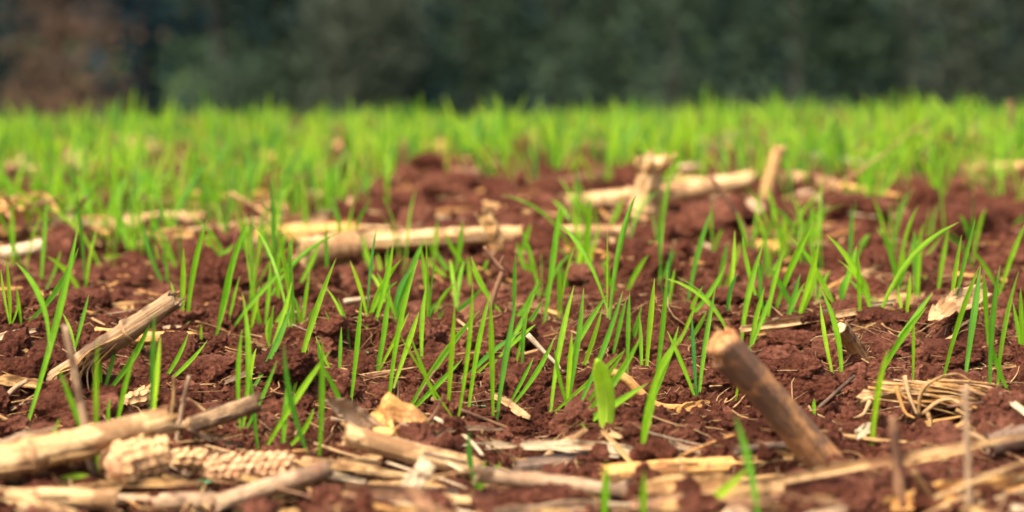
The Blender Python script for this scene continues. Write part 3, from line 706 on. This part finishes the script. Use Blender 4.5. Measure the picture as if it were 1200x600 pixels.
fore('tan blurred stalk bottom left under the cobs', (120, 590), (262, 588), 20, GREY, kind='stalk', cpy=602)
fore('flat tan husk before the crumbling cob end', (60, 570), (240, 566), 10, TAN, cpy=578)
fore('white husk strip with jagged edge before the broad pale green leaf', (612, 522), (800, 540), 13, PALEST, mid=(700, 524), cup=.2)
fore('small white husk chip right of the white husk strip', (792, 530), (828, 536), 9, PALEST)
fore('dark grey hollow stalk piece at the bottom centre', (606, 550), (706, 540), 23, DARKST, kind='stalk', cpy=560)
fore('tan stalk piece right of the dark grey hollow stalk', (708, 556), (874, 545), 22, ORANGE, kind='stalk', nodes=(.55,), cpy=566)
fore('long pale-brown stalk under the dark grey hollow one', (560, 556), (740, 578), 18, GREY, kind='stalk', cpy=586)
fore('pale strip along the bottom right of centre', (730, 576), (905, 566), 12, CREAM, cpy=588)
fore('long pale strip rising to the right edge of the foreground', (890, 568), (1206, 510), 11, CREAM, mid=(1060, 536), cpy=575, cup=.35)
fore('second pale strip beneath the long strip at lower right', (1040, 548), (1150, 524), 10, TAN, cpy=568)
fore('dark hollow stalk end at the right edge', (1160, 522), (1225, 506), 27, DARKST, kind='stalk', cpy=536, pith=(False, True))
fore('pale straw slanting up at the lower right edge', (1096, 584), (1210, 538), 10, CREAM, kind='straw', cpy=598)
fore('pale straw crossing down to the right edge', (1136, 508), (1210, 548), 11, CREAM, kind='straw', cpy=556)
fore('bent tan straw at the bottom right', (1070, 552), (1100, 600), 11, TAN, kind='straw', cpy=604)
y = gy(1056, 604)
straw('upright blurred brown stem at the lower right', [at(1058, 606, y), at(1052, 548, y), at(1046, 488, y)], pxr(17, y), BROWN, group='upright dry stems', n=20, m=10)
y = gy(1136, 612)
straw('thin upright blurred tan stem near the right edge', [at(1136, 612, y), at(1134, 545, y), at(1131, 452, y)], pxr(11, y), GREY, group='upright dry stems', n=20, m=10)
fore('white husk chip left of the fibrous root clump', (1003, 512), (1024, 497), 12, PALEST, cup=.1)
fore('pale husk flake lying at the left edge of the bank', (-12, 398), (42, 387), 10, PALEST, cpy=404)
fore('flat orange bark chip left of the leaning stick', (792, 480), (838, 474), 12, ORANGE, cup=.1)
fore('tan straw behind the leaning stick foot', (862, 528), (925, 522), 9, DARKST, kind='stalk', cpy=532)
fore('pale tan husk tucked under the leaning stick', (868, 540), (940, 534), 12, TAN, cpy=548)
fore('flat tan husk lying left behind the thin grey straw', (-10, 445), (52, 452), 14, TAN, cpy=460)
fore('brown stalk fragment behind the crumbling cob', (192, 512), (302, 472), 21, BARKY, kind='stalk', cpy=516, nodes=(.3,))
fore('ochre stalk scrap before the brown stalk fragment', (205, 508), (250, 500), 14, ORANGE, cpy=516)
# twigs
def twig(label, pts, wpx, mat=BROWN, cpy=None, name='twig', dd=0.0, group='twigs on the soil'):
    xs = [p[0] for p in pts]; ys_ = [p[1] for p in pts]; y = gy(xs[int(np.argmax(ys_))], cpy or max(ys_)+2)+dd
    return straw(label, [at(p[0], p[1], y+(p[2] if len(p) > 2 else 0)) for p in pts], pxr(wpx, y), mat, name=name, cat='twig', group=group, flat=.9)
yf = gy(568, 386)
root = thing('twig', 'forked brown twig standing among the centre seedlings', 'twig', at(568, 386, yf), 'twigs on the soil')
for pp, wd, nm in (([(568, 386), (578, 350), (590, 316)], 7, 'stem'), ([(590, 318), (578, 304), (567, 289)], 6, 'branch'), ([(590, 318), (586, 310), (590, 300)], 4, 'branch')):
    V, Fc, UV = tube(curve([at(a, b, yf)-at(568, 386, yf) for a, b in pp], 10), np.linspace(pxr(wd, yf), pxr(wd*.75, yf), 10), 8, .15, seed=3)
    link(nm, raw_mesh(nm, V, Fc, BROWN, uv=UV), root)
twig('long thin brown twig lying low right of the curled scrap', [(505, 467), (550, 484), (606, 506)], 6)
twig('bent brown twig arching over the clod at centre left', [(417, 450), (440, 440), (462, 438), (486, 452)], 4, cpy=458)
twig('thin straight brown twig standing under the arching twig', [(467, 490), (467, 446)], 4)
twig('slanting brown twig behind the curled orange-brown scrap', [(470, 494), (490, 465), (510, 434)], 4)
twig('short crooked twig right of the curled orange-brown scrap', [(497, 502), (512, 480), (520, 462)], 5)
twig('dark thin stick right of the leaning brown stick', [(955, 482), (985, 455), (1002, 440)], 6, DARKST)
twig('curved brown root before the broad pale green leaf', [(716, 436), (735, 446), (752, 462), (772, 476), (800, 478)], 14, ORANGE, cpy=482, name='root_piece')
twig('dark forked stick left of the thin upright grey straw', [(-5, 484), (20, 478), (50, 468), (85, 466)], 8, DARKST, cpy=488)
twig('pale bent twig at the left edge', [(-5, 484), (14, 458), (32, 446)], 8, GREY, cpy=490)
twig('brown rootlet lying below the dark forked stick', [(-5, 486), (25, 498), (70, 502)], 5, TAN, cpy=506)
twig('pale twig standing over the brown stalk fragment', [(207, 522), (213, 480), (222, 440)], 7, GREY)
twig('bent pale straw arching before the brown stalk fragment', [(196, 500), (214, 468), (240, 482), (262, 504)], 6, TAN)
twig('thin upright twig beside the brown stalk fragment', [(196, 512), (203, 470), (204, 440)], 6, TAN)
twig('slender blurred orange straw rising in the far right field', [(930, 240), (1000, 205), (1085, 142)], 3, TAN, cpy=244)
twig('upright blurred reddish stem at the far right edge', [(1187, 200), (1186, 160), (1184, 118)], 7, BROWN)
twig('blurred brown twig slanting right of the flared stub', [(888, 298), (862, 250), (832, 205)], 8, BROWN)
twig('pale straw lying behind the clod at centre right', [(618, 392), (640, 415), (662, 436)], 7, PALEST, cpy=440)
twig('thin straw lying left of the pale slanting straw', [(604, 418), (640, 410), (668, 420)], 5, TAN, cpy=424)

# corn cobs
def cob(label, a, b, wpx, cpy, mat, rows=14, seed=0):
    y = gy((a[0]+b[0])/2, cpy); p0, p1 = at(a[0], a[1], y+(a[2] if len(a) > 2 else 0)), at(b[0], b[1], y+(b[2] if len(b) > 2 else 0))
    R0 = pxr(wpx, y); L = np.linalg.norm(p1-p0); ax = (p1-p0)/L; s1 = np.cross(ax, (0, 0, 1.0)); s1 /= np.linalg.norm(s1); s2 = np.cross(ax, s1)
    root = thing('corn_cob', label, 'corn cob', p0, 'stripped corn cobs'); rs = np.random.RandomState(seed)
    n, m = 26, 40; V = []
    for i in range(n):
        t = i/(n-1); r = R0*.80*math.sqrt(max(.02, 1-max(0, (abs(t-.5)-.38)/.12)**2))
        for j in range(m):
            q = j*2*math.pi/m; V.append(ax*L*t+(s1*math.cos(q)+s2*math.sin(q))*r*(1+.05*(rs.rand()-.5)))
    V += [np.zeros(3), ax*L]; Fc = grid_faces(n, m, True)
    Fc += [(n*m, (j+1) % m, j) for j in range(m)]+[(n*m+1, (n-1)*m+j, (n-1)*m+(j+1) % m) for j in range(m)]
    link('core', raw_mesh('core', V, Fc, COB2), root)
    # chaffy cups in rows: shared meshes, joined per row pair into one part each
    step = .0052; cnt = int(L/step)
    for r_ in range(rows):
        q = r_*2*math.pi/rows; VV = []; FF = []
        for c in range(cnt):
            t = (c+.5+.5*(r_ % 2))/cnt
            if t > .99 or rs.rand() < .05: continue
            rr = R0*.82*math.sqrt(max(.05, 1-max(0, (abs(t-.5)-.38)/.12)**2)); o = ax*L*t; rad = s1*math.cos(q)+s2*math.sin(q); tg = np.cross(ax, rad)
            wv = 2*math.pi*R0/rows*.52; k0 = len(VV); hgt = R0*.34*rs.uniform(.6, 1.3); t += rs.normal(0, .1)/cnt; o = ax*L*t; tg = tg+rad*rs.normal(0, .12)
            for u_, v_, hh in ((-1, -.5, 0), (1, -.5, 0), (1.05, .45, .8), (.45, .75, 1.05), (-.45, .75, 1.0), (-1.05, .45, .8), (.55, 0, .2), (-.55, 0, .2)):
                VV.append(o+rad*(rr+hgt*hh*rs.uniform(.8, 1.2))+tg*wv*u_*rs.uniform(.75, 1.15)+ax*step*v_*rs.uniform(.75, 1.25))
            FF += [(k0+0, k0+1, k0+6, k0+7), (k0+1, k0+2, k0+6), (k0+2, k0+3, k0+6), (k0+3, k0+4, k0+7, k0+6), (k0+4, k0+5, k0+7), (k0+5, k0, k0+7)]
        if FF: link('kernel_row', raw_mesh('kernel_row', VV, FF, mat, smooth=False), root)
    return root
cob('horizontal corn cob with rows of empty sockets, lower left', (240, 553), (344, 546), 38, 572, COB2, seed=2)
cob('crumbling round cob end beside the thick cream stalk', (128, 546, -.01), (187, 532, .02), 46, 566, COB, rows=12, seed=4)
cob('small cob fragment left of the horizontal cob', (200, 538), (246, 538), 24, 556, COB, rows=10, seed=5)
cob('cob scrap half buried behind the thick cream stalk', (142, 470), (182, 462), 24, 480, COB, rows=10, seed=6)

# fibrous root clump on the right
def root_clump():
    y = gy(1090, 486); o0 = at(1060, 470, y)
    root = thing('root_clump', 'fibrous pale root clump with shredded stalk at right', 'root clump', o0); q = lambda a, b, d=0: at(a, b, y+d)-o0
    V, Fc, UV = tube(curve([q(1012, 468), q(1060, 456), q(1120, 458)], 20), np.linspace(pxr(20, y), pxr(26, y), 20), 16, .2, 6, (.006, .006), .7, seed=12)
    link('stalk_base', raw_mesh('stalk_base', V, Fc, CREAM, uv=UV), root)
    rs = np.random.RandomState(9)
    for k in range(26):      # shredded fibres running right
        a0 = rs.uniform(1010, 1110); b0 = rs.uniform(445, 472); a1 = a0+rs.uniform(50, 110); b1 = b0+rs.uniform(2, 22)
        V, Fc, UV = ribbon(curve([q(a0, b0, -.012), q((a0+a1)/2, (b0+b1)/2-rs.uniform(0, 5), -.016), q(min(a1, 1192), b1, -.012+rs.uniform(-.01, .01))], 9), np.linspace(.0035, .0012, 9)*rs.uniform(.6, 1.6), None, .3, .0006, 4, rs.uniform(-1, 1), .1, k)
        link('fibre', raw_mesh('fibre', V, Fc, [CREAM, ORANGE, TAN][k % 3], uv=UV), root)
    RT = [[(1050, 452), (1060, 482), (1072, 490)], [(1076, 490), (1079, 462), (1092, 447), (1120, 438), (1140, 448)], [(1080, 486), (1098, 472), (1115, 468), (1135, 480), (1160, 492)],
          [(1084, 496), (1105, 492), (1126, 488)], [(1075, 505), (1095, 500), (1100, 508)], [(1130, 452), (1150, 462), (1190, 468)], [(1110, 468), (1140, 482), (1165, 500)],
          [(1086, 480), (1090, 496), (1086, 512)], [(1060, 440), (1065, 462), (1075, 486)], [(1140, 476), (1165, 486), (1195, 490)], [(1120, 480), (1150, 496), (1180, 498)], [(1020, 470), (1012, 485), (1000, 490)]]
    for k, r_ in enumerate(RT):
        V, Fc, UV = tube(curve([q(a, b, -.018-.004*i) for i, (a, b) in enumerate(r_)], 16), np.linspace(pxr(6, y), pxr(2.5, y), 16), 7, .2, seed=k)
        link('root', raw_mesh('root', V, Fc, [ORANGE, TAN, CREAM][k % 3], uv=UV), root)
root_clump()

# ------------------------------------------------------------------ scattered straw and husk
def scatter():
    rs = np.random.RandomState(33); V_all = [[], []]; F_all = [[], []]; UV_all = [[], []]; off = [0, 0]; VH = [[], []]; FH = [[], []]; UH = [[], []]; offh = [0, 0]
    mats = [TAN, CREAM, ORANGE, PALEST, GREY, BROWN]
    zones = [  # count, y range, length, radius, individual?
        (285, 1.24, 1.68, (.03, .11), (.0012, .0030), True), (120, 1.62, 2.2, (.015, .06), (.0005, .0017), True), (140, 2.2, 3.4, (.03, .09), (.001, .0038), True), (150, 2.8, 5.5, (.05, .14), (.002, .008), True),
        (5600, 1.3, 2.6, (.008, .045), (.0003, .0010), False), (2600, 2.2, 7.5, (.02, .09), (.0008, .0034), False)]
    words = ['loose litter along the bottom edge', 'thin litter on the near soil', 'loose litter before the long pale stalk', 'blurred litter of the farther field']; litter = []
    for zi, (cnt, ya, yb, ln, rd, ind) in enumerate(zones):
        for k in range(cnt):
            y = math.sqrt(rs.uniform(ya*ya, yb*yb)); x = rs.uniform(-1, 1)*(y*.205+.01 if ind else y*.26)
            a = rs.normal(0, .75); L = rs.uniform(*ln); r = rd[0]+(rd[1]-rd[0])*rs.rand()**2
            dx, dy = math.cos(a)*L/2, math.sin(a)*L/2
            if zi == 0:
                ipx, ipy = to_px((x, y, Hs(x, y)))
                if any(((ipx-c[0])/(c[2]*1.25))**2+((ipy-c[1])/(c[3]*1.5))**2 < 1 for c in HAND_CLODS if c[1] > 545): continue
            ps = []
            for s in (-1, -.33, .33, 1):
                wg = L*(.04 if ind else .10); xx, yy = x+dx*s+rs.normal(0, wg), y+dy*s+rs.normal(0, wg); ps.append(np.array([xx, yy, float(H(xx, yy))]))
            # bridge over the hollows: a stiff piece rests on the high spots
            z = np.array([p[2] for p in ps]); zz = np.polyfit([-1, -.33, .33, 1], z, 1); res = float(np.max(z-np.polyval(zz, np.array([-1, -.33, .33, 1]))))*.9+.002
            for s, p in zip((-1, -.33, .33, 1), ps): p[2] = np.polyval(zz, s)+res+r*.8
            if ind:
                mt = mats[rs.choice(6, p=[.3, .22, .14, .14, .12, .08] if zi < 2 else [.36, .16, .26, .04, .10, .08])]; col = {'tan_straw': 'tan', 'cream_stalk': 'cream', 'ochre_straw': 'ochre', 'bleached_husk': 'bleached', 'weathered_stalk': 'grey-brown', 'brown_twig': 'brown'}[mt.name]
                if rs.rand() < (.62 if zi == 0 else .5 if zi > 1 else .25):
                    ob = husk('', ps, r*(rs.uniform(2.2, 5) if zi < 2 else rs.uniform(3, 6)), mt, name='husk_strip', cup=rs.uniform(-.4, .5), side=(rs.normal(0, .3), .6, .8), n=12, twist=rs.uniform(-1, 1), group=words[zi]); litter.append((ob, *to_px(np.mean(ps, axis=0)), col+(' blurred' if zi > 1 else '')+' husk'))
                else: ob = straw('', ps, r, mt, n=10, group=words[zi], flat=rs.uniform(.4, 1)); litter.append((ob, *to_px(np.mean(ps, axis=0)), col+(' blurred' if zi > 1 else '')+' straw'))
            else:
                V, Fc, UV = tube(curve(ps, 6), np.linspace(r, r*.6, 6), 4, .1, flat=rs.uniform(.4, .9), seed=k % 90)
                if zi == 4: e = k % 2; V_all[e].append(V); F_all[e] += [tuple(i+off[e] for i in f) for f in Fc]; UV_all[e] += UV; off[e] += len(V)
                else: e = k % 2; VH[e].append(V); FH[e] += [tuple(i+offh[e] for i in f) for f in Fc]; UH[e] += UV; offh[e] += len(V)
    auto_labels(litter, 'piece')
    for e, (mt, lb) in enumerate(((TAN, 'hair-thin tan straw and rootlets strewn over the near soil'), (CREAM, 'hair-thin cream straw bits strewn over the near soil'))):
        tag(link('straw_litter', raw_mesh('straw_litter', np.concatenate(V_all[e]), F_all[e], mt, uv=UV_all[e])), lb, 'straw litter', kind='stuff')
    for e, (mt, lb) in enumerate(((CREAM, 'blurred cream straw bits strewn among the farther seedlings'), (ORANGE, 'blurred ochre straw bits strewn among the farther seedlings'))):
        tag(link('distant_straw_litter', raw_mesh('distant_straw_litter', np.concatenate(VH[e]), FH[e], mt, uv=UH[e])), lb, 'straw litter', kind='stuff')
scatter()
# tangle of orange-brown straw, far left
for k in range(40):
    y = gy(30, 292)-.08; a = rng.uniform(-30, 90); b = rng.uniform(234, 286); L = rng.uniform(25, 60); t = rng.normal(0, .5)
    straw('thin ochre straw of the tangle at the left edge', [at(a, b, y+rng.uniform(-.1, .2)), at(a+L*.5, b-6*math.sin(t)-4, y+.05), at(a+L*math.cos(t), b+L*math.sin(t)*.5, y+rng.uniform(-.1, .2))], rng.uniform(.0015, .004), [ORANGE, TAN, BROWN][k % 3], group='straw tangle at the left edge')

# ------------------------------------------------------------------ wheat seedlings placed from the photograph
# each plant: blades (base x, base y, tip x, tip y, width px, sideways bend px)
B = [
 [(12,387,7,300,6,2)], [(15,326,14,236,7,0)], [(28,510,92,262,11,4),(58,402,18,307,9,12)], [(27,384,92,290,9,8)], [(47,348,55,232,7,0),(58,332,71,293,6,2)],
 [(162,303,140,252,7,-3),(164,303,118,300,8,0),(163,302,190,240,8,3),(160,303,196,297,7,2)], [(199,346,167,255,8,-6)],
 [(115,556,115,397,10,-2)], [(117,472,138,384,7,3),(120,466,177,375,10,6),(118,470,115,404,8,0)], [(134,515,158,413,8,-2)], [(177,518,188,393,9,0),(177,474,181,367,8,0)],
 [(184,457,243,399,7,4),(184,456,221,390,7,4)], [(284,507,284,343,9,8)], [(293,462,342,356,10,4)], [(226,357,291,390,7,-4)], [(254,397,291,256,10,-5)],
 [(213,384,215,290,9,0),(219,385,243,256,9,-5),(214,384,200,330,6,0)], [(225,322,276,284,8,4)], [(259,342,259,290,7,0)], [(236,402,236,380,5,0)], [(266,394,345,302,8,-4)],
 [(293,392,304,335,7,0),(309,396,341,350,9,3)], [(310,390,317,308,7,1)], [(326,362,325,298,8,0)], [(336,348,342,270,6,0)], [(353,388,363,318,7,0)], [(346,342,376,279,8,3)],
 [(342,469,394,302,10,-5)], [(383,332,382,262,7,0)], [(367,548,333,403,9,-8),(373,549,377,397,9,2)], [(306,535,387,411,10,-3)], [(410,510,374,424,9,6)], [(331,533,336,449,9,0)],
 [(397,448,400,383,6,0)], [(411,475,424,347,9,1)], [(411,414,382,337,5,7)], [(442,443,457,336,9,1)], [(429,391,470,304,10,-8),(437,388,461,285,9,2)], [(446,331,425,274,7,-4)],
 [(455,489,490,304,9,-7),(465,443,491,365,9,0)], [(495,433,499,337,8,-3)], [(502,382,567,334,8,6)], [(463,378,498,278,10,-3)], [(508,313,512,258,8,0)], [(532,325,542,258,9,2),(537,329,512,294,8,-3),(535,328,500,300,7,-6)],
 [(524,495,533,357,8,0)], [(471,495,562,364,11,-6)], [(535,500,554,332,7,4)], [(548,491,575,342,9,-3)], [(530,462,612,388,8,-6)], [(578,493,575,349,9,0),(582,493,605,352,10,-2)], [(596,480,650,395,8,5)],
 [(602,378,604,298,7,0)], [(638,378,656,236,10,1)], [(625,330,606,283,7,-4)], [(680,334,692,233,11,1),(676,322,681,288,7,0)], [(690,323,693,284,6,0)], [(668,352,658,309,8,0)], [(682,341,716,296,8,3)], [(730,353,760,298,8,-3)], [(793,316,762,281,13,-6)],
 [(604,428,619,360,7,0),(612,430,614,369,6,0)], [(600,398,636,350,8,4)], [(585,420,626,344,8,3)], [(645,487,673,334,9,-4)], [(663,487,684,337,9,2)], [(655,443,712,344,10,-3),(672,459,706,360,8,2)], [(671,492,730,341,9,4)],
 [(718,418,734,351,8,0),(725,439,752,357,9,2),(735,438,738,342,8,0)], [(645,525,753,390,13,10)], [(752,440,749,366,8,0),(757,440,767,326,10,-1)], [(765,473,782,316,8,2)], [(751,543,806,385,10,-16)],
 [(806,355,834,246,9,-3)], [(800,380,850,310,8,5)], [(840,347,853,283,7,0),(848,343,869,281,8,0)], [(852,372,861,270,7,2)], [(888,354,870,277,8,-3)], [(873,294,893,260,7,0)], [(898,333,897,263,8,0)],
 [(898,386,920,291,8,-4)], [(908,366,954,260,11,-4)], [(917,391,938,320,8,1)], [(933,378,960,284,10,2)], [(978,357,925,276,7,5)], [(985,358,1004,288,9,0)],
 [(818,476,839,334,9,-3)], [(800,408,828,364,8,2),(797,400,815,358,6,0)], [(868,405,894,287,11,-5)], [(878,413,896,336,9,-2),(882,403,904,344,8,0)], [(986,455,962,339,9,9),(977,444,961,354,7,-2)],
 [(925,465,980,463,6,-4)], [(953,495,954,467,7,0)], [(890,618,861,487,12,4)], [(795,612,876,548,14,4)], [(862,470,868,430,5,0)],
 [(1022,531,1041,408,10,-5)], [(1026,450,1086,360,10,-5),(1060,385,1093,343,7,0)], [(1070,450,1071,374,5,0)], [(1104,450,1148,311,9,-4),(1131,444,1149,312,11,0)],
 [(1160,465,1172,311,9,-4),(1157,392,1153,321,8,0)], [(1168,463,1194,317,10,-6),(1183,463,1157,386,8,-3)], [(1128,409,1078,426,8,-5)], [(1112,378,1127,275,9,-2),(1115,372,1143,257,7,-1)], [(1098,353,1112,267,9,-2)],
 [(1062,375,1067,321,7,0)], [(1047,348,1066,300,8,0),(1050,345,1058,282,6,4)], [(1040,350,1094,322,8,-4)], [(1064,323,1083,260,6,1)], [(1008,383,1006,298,7,0)], [(1021,353,1003,303,7,-3)], [(1000,302,1019,273,9,0)],
 [(1170,348,1203,260,8,-2)], [(1168,282,1200,250,10,3)], [(1199,418,1196,337,8,0)],
 [(707,628,711,540,13,0)], [(753,628,755,552,11,0)], [(560,577,550,505,10,-4)], [(316,415,342,330,7,2)], [(378,452,372,398,5,0)], [(40,545,70,490,6,2)],
 [(86,415,104,345,6,0)], [(64,562,105,557,9,-2)], [(610,300,622,262,8,0)], [(648,300,660,240,8,0)], [(712,270,728,232,8,2)], [(562,330,520,270,7,-4)], [(590,372,552,300,8,-5)], [(552,350,548,300,6,0)],
]
EYE = np.array([0, -1.0, .15])
def build_plant(blades):
    bx, by = blades[0][0], blades[0][1]; y = gy(bx, by); o0 = at(bx, by, y)
    root = thing('wheat_seedling', '', 'seedling', o0, 'green wheat seedlings in the nearer rows')
    for k, (ax, ay, tx, ty, wpx, bend) in enumerate(blades):
        sd_ = seedof(); rs = np.random.RandomState(sd_)
        yb = y if abs(ay-by) < 12 else y+rs.uniform(-.02, .02)
        ln = math.hypot(tx-ax, ty-ay)/ppm(y); dz = rs.uniform(-.35, .28)*ln
        p0 = at(ax, ay, yb)-o0; p1 = at(tx, ty, yb+dz)-o0
        mx, my = (ax+tx)/2, (ay+ty)/2; L = math.hypot(tx-ax, ty-ay)+1e-6; nx, ny = -(ty-ay)/L, (tx-ax)/L
        pm = at(mx+nx*bend*2, my+ny*bend*2, yb+dz*.35)-o0
        foot = p0-(pm-p0)/np.linalg.norm(pm-p0)*.008
        V, Fc, UV = blade(foot, pm, p1, wpx*.70/ppm(y), EYE, rs.uniform(-.4, .4), sd_, 13)
        link('leaf', raw_mesh('leaf', V, Fc, LEAF, uv=UV, tint=np.full(len(V), rs.rand()*.55)), root)
    return root, bx, by
items = []
rb = np.random.RandomState(14)
for bl in B:
    bl = list(bl)
    if len(bl) == 1 and bl[0][1] < 600 and bl[0][1]-bl[0][3] > 40:      # a younger second leaf from the same sheath
        ax, ay, tx, ty, wd, bd = bl[0]; hh = (ay-ty)
        for q in range(rb.choice([0, 1, 1, 2])):
            f = rb.uniform(.45, .85); bl.append((ax+rb.uniform(-3, 3), ay-rb.uniform(0, 3), ax+(tx-ax)*f*.5+rb.normal(0, .28)*hh, ay-hh*f, wd*rb.uniform(.6, .9), rb.normal(0, 3)))
    root, bx, by = build_plant(bl)
    big = max(math.hypot(b[0]-b[2], b[1]-b[3]) for b in bl); dx = bl[0][2]-bl[0][0]; dy = abs(bl[0][3]-bl[0][1])
    lean = 'left-leaning' if dx < -dy*.3 else 'right-leaning' if dx > dy*.3 else 'upright'
    cnt = {1: 'single-leaved', 2: 'two-leaved'}.get(len(bl), 'several-leaved')
    items.append((root, bx*.5+bl[0][2]*.5, by*.5+bl[0][3]*.5, '%s %s %s' % ('tall' if big > 125 else 'short' if big < 62 else 'green', lean, cnt)))
# tiny broad-leaved weeds
for wx, wy, wl in ((428, 419, 'tiny pale blue-green weed sprout left of the centre seedlings'), (563, 480, 'tiny green weed sprout under the centre seedlings'), (234, 572, 'blurred blue-green weed sprout before the horizontal corn cob'), (1005, 512, 'tiny weed sprout beside the white husk chip')):
    y = gy(wx, wy); o0 = at(wx, wy, y); rt = thing('weed_sprout', wl, 'weed', o0, 'tiny weed sprouts')
    for k in range(5):
        a = k*1.257+.3; d_ = np.array([math.cos(a), math.sin(a), .35]); q0 = np.array([0, 0, .002])
        V, Fc, UV = ribbon(curve([q0, q0+d_*.004, q0+d_*.0075*np.array([1, 1, .7])], 7), np.array([.0008, .002, .0038, .0048, .0046, .0034, .0012]), (-math.sin(a), math.cos(a), 0), .15, .0004, 5, 0, 0, k)
        link('leaf', raw_mesh('leaf', V, Fc, WEED, uv=[(u_, .6) for u_, v_ in UV], tint=np.full(len(V), .1*k)), rt)
    V, Fc, UV = tube(curve([np.array([0, 0, -.006]), np.array([0, 0, .003])], 4), .0007, 6); link('stem', raw_mesh('stem', V, Fc, WEED, uv=[(.5, .6)]*len(V)), rt)
# the broad pale green leaf
y = gy(710, 503); o0 = at(709, 504, y); rt = thing('broad_leaf', 'broad pale yellow-green blunt leaf standing in the centre foreground', 'leaf', o0)
P = curve([at(710, 507, y)-o0, at(711, 475, y-.003)-o0, at(707, 447, y-.010)-o0, at(699, 420, y-.022)-o0], 16)
Wd = pxr(23, y)*2*np.interp(np.linspace(0, 1, 16), [0, .12, .5, .8, .93, 1], [.35, .8, 1, .85, .45, .06])
V, Fc, UV = ribbon(P, Wd, (1, .25, 0), .18, .0004, 9, .5, .0, 4); link('blade', raw_mesh('blade', V, Fc, PALE, uv=[(.1, .5+b*.1) for a, b in UV], tint=np.full(len(V), .2)), rt)
V, Fc, UV = tube(P+np.array([0, -.001, 0]), np.linspace(.0007, .0003, 16), 6, seed=1); link('midrib', raw_mesh('midrib', V, Fc, PALE, uv=[(.5, .6)]*len(V), tint=np.full(len(V), .5)), rt)

# ------------------------------------------------------------------ the rest of the crop
def proto(seed, nseg=8):
    rs = np.random.RandomState(seed); out = []
    for k in range(rs.choice([2, 3, 3, 4])):
        h = rs.uniform(.06, .115); a = rs.uniform(0, 6.28); le = abs(rs.normal(.12, .22))*h*1.5; dx, dy = math.cos(a)*le, math.sin(a)*le
        p0 = np.array([rs.uniform(-.004, .004), rs.uniform(-.004, .004), -.008]); p1 = np.array([dx, dy, h*math.sqrt(max(.15, 1-(le/h)**2*.7))]); pm = np.array([dx*.25, dy*.25, h*.6])
        out.append(blade(p0, pm, p1, rs.uniform(.0030, .0054), np.array([math.cos(a+1.5), math.sin(a+1.5), .2]), rs.uniform(-1.2, 1.2), seed*7+k, nseg)+(rs.rand()*.55,))
    return out
PROTO = [proto(500+k) for k in range(26)]; PROTO_FAR = [proto(500+k, 5) for k in range(26)]
PME = [[raw_mesh('leaf', V, Fc, LEAF, uv=UV, tint=np.full(len(V), t)) for V, Fc, UV, t in p] for p in PROTO]
def crop():
    rs = np.random.RandomState(77); spots = []
    # drilled rows run across the view, 0.15 m apart, wavering
    def fill(ya, yb, halfw, dens):
        y = ya
        while y < yb:
            hw = halfw(y); n = rs.poisson(2*hw*.15*dens)
            for _ in range(n):
                x = rs.uniform(-hw, hw); spots.append((x, y+rs.normal(0, .035)))
            y += .15
    fill(2.12, 2.65, lambda y: y*.21, 60)
    fill(2.65, 3.2, lambda y: y*.235+.1, 140)
    fill(3.2, 5.0, lambda y: y*.25+.1, 250)
    fill(5.0, 13.0, lambda y: y*.26+.2, 215)
    S = np.array(spots); d = vn(S[:, 0]*2.6+9, S[:, 1]*2.0+4); keep = d > np.interp(S[:, 1], [3, 5, 7, 9], [.24, .10, .02, .0]); S = S[keep]
    order = np.argsort(S[:, 1]); S = S[order]; Z = H(S[:, 0], S[:, 1])
    ind = 0; VV = []; QQ = []; UU = []; TT = []; off = 0
    for (x, y), z in zip(S, Z):
        k = rs.randint(len(PROTO)); a = rs.uniform(0, 6.28); sc = rs.uniform(.6, 1.0) if y < 2.9 else rs.uniform(.7, 1.15) if y < 5 else rs.uniform(.38, .74)
        if ind < 180 and abs(x) < y*.2+.02:
            o = thing('wheat_seedling', '', 'seedling', (x, y, z), 'blurred seedlings of the farther rows')
            o.rotation_euler = (0, 0, a); o.scale = (sc, sc, sc)
            for me in PME[k]: link('leaf', me, o)
            ix, iy = to_px((x, y, z+.04)); items.append((o, ix, iy, 'blurred green'))
            ind += 1; continue
        ca, sa = math.cos(a)*sc, math.sin(a)*sc; t0 = .18+rs.rand()*.40
        for V, Fc, UV, t in (PROTO if y < 4.5 else PROTO_FAR)[k]:
            W = np.stack([V[:, 0]*ca-V[:, 1]*sa+x, V[:, 0]*sa+V[:, 1]*ca+y, V[:, 2]*sc+z], 1)
            VV.append(W); QQ.append(np.array(Fc)+off); UU.append(np.array(UV)); TT.append(np.full(len(V), t+t0)); off += len(V)
    o = link('distant_crop', big_mesh('distant_crop', np.concatenate(VV), np.concatenate(QQ), LEAF, uv=np.concatenate(UU), tint=np.concatenate(TT)))
    tag(o, 'dense green mass of young wheat across the far field', 'wheat crop', kind='stuff')
    print('CROP', len(S), 'verts', off)
crop()
auto_labels(items, 'seedling')
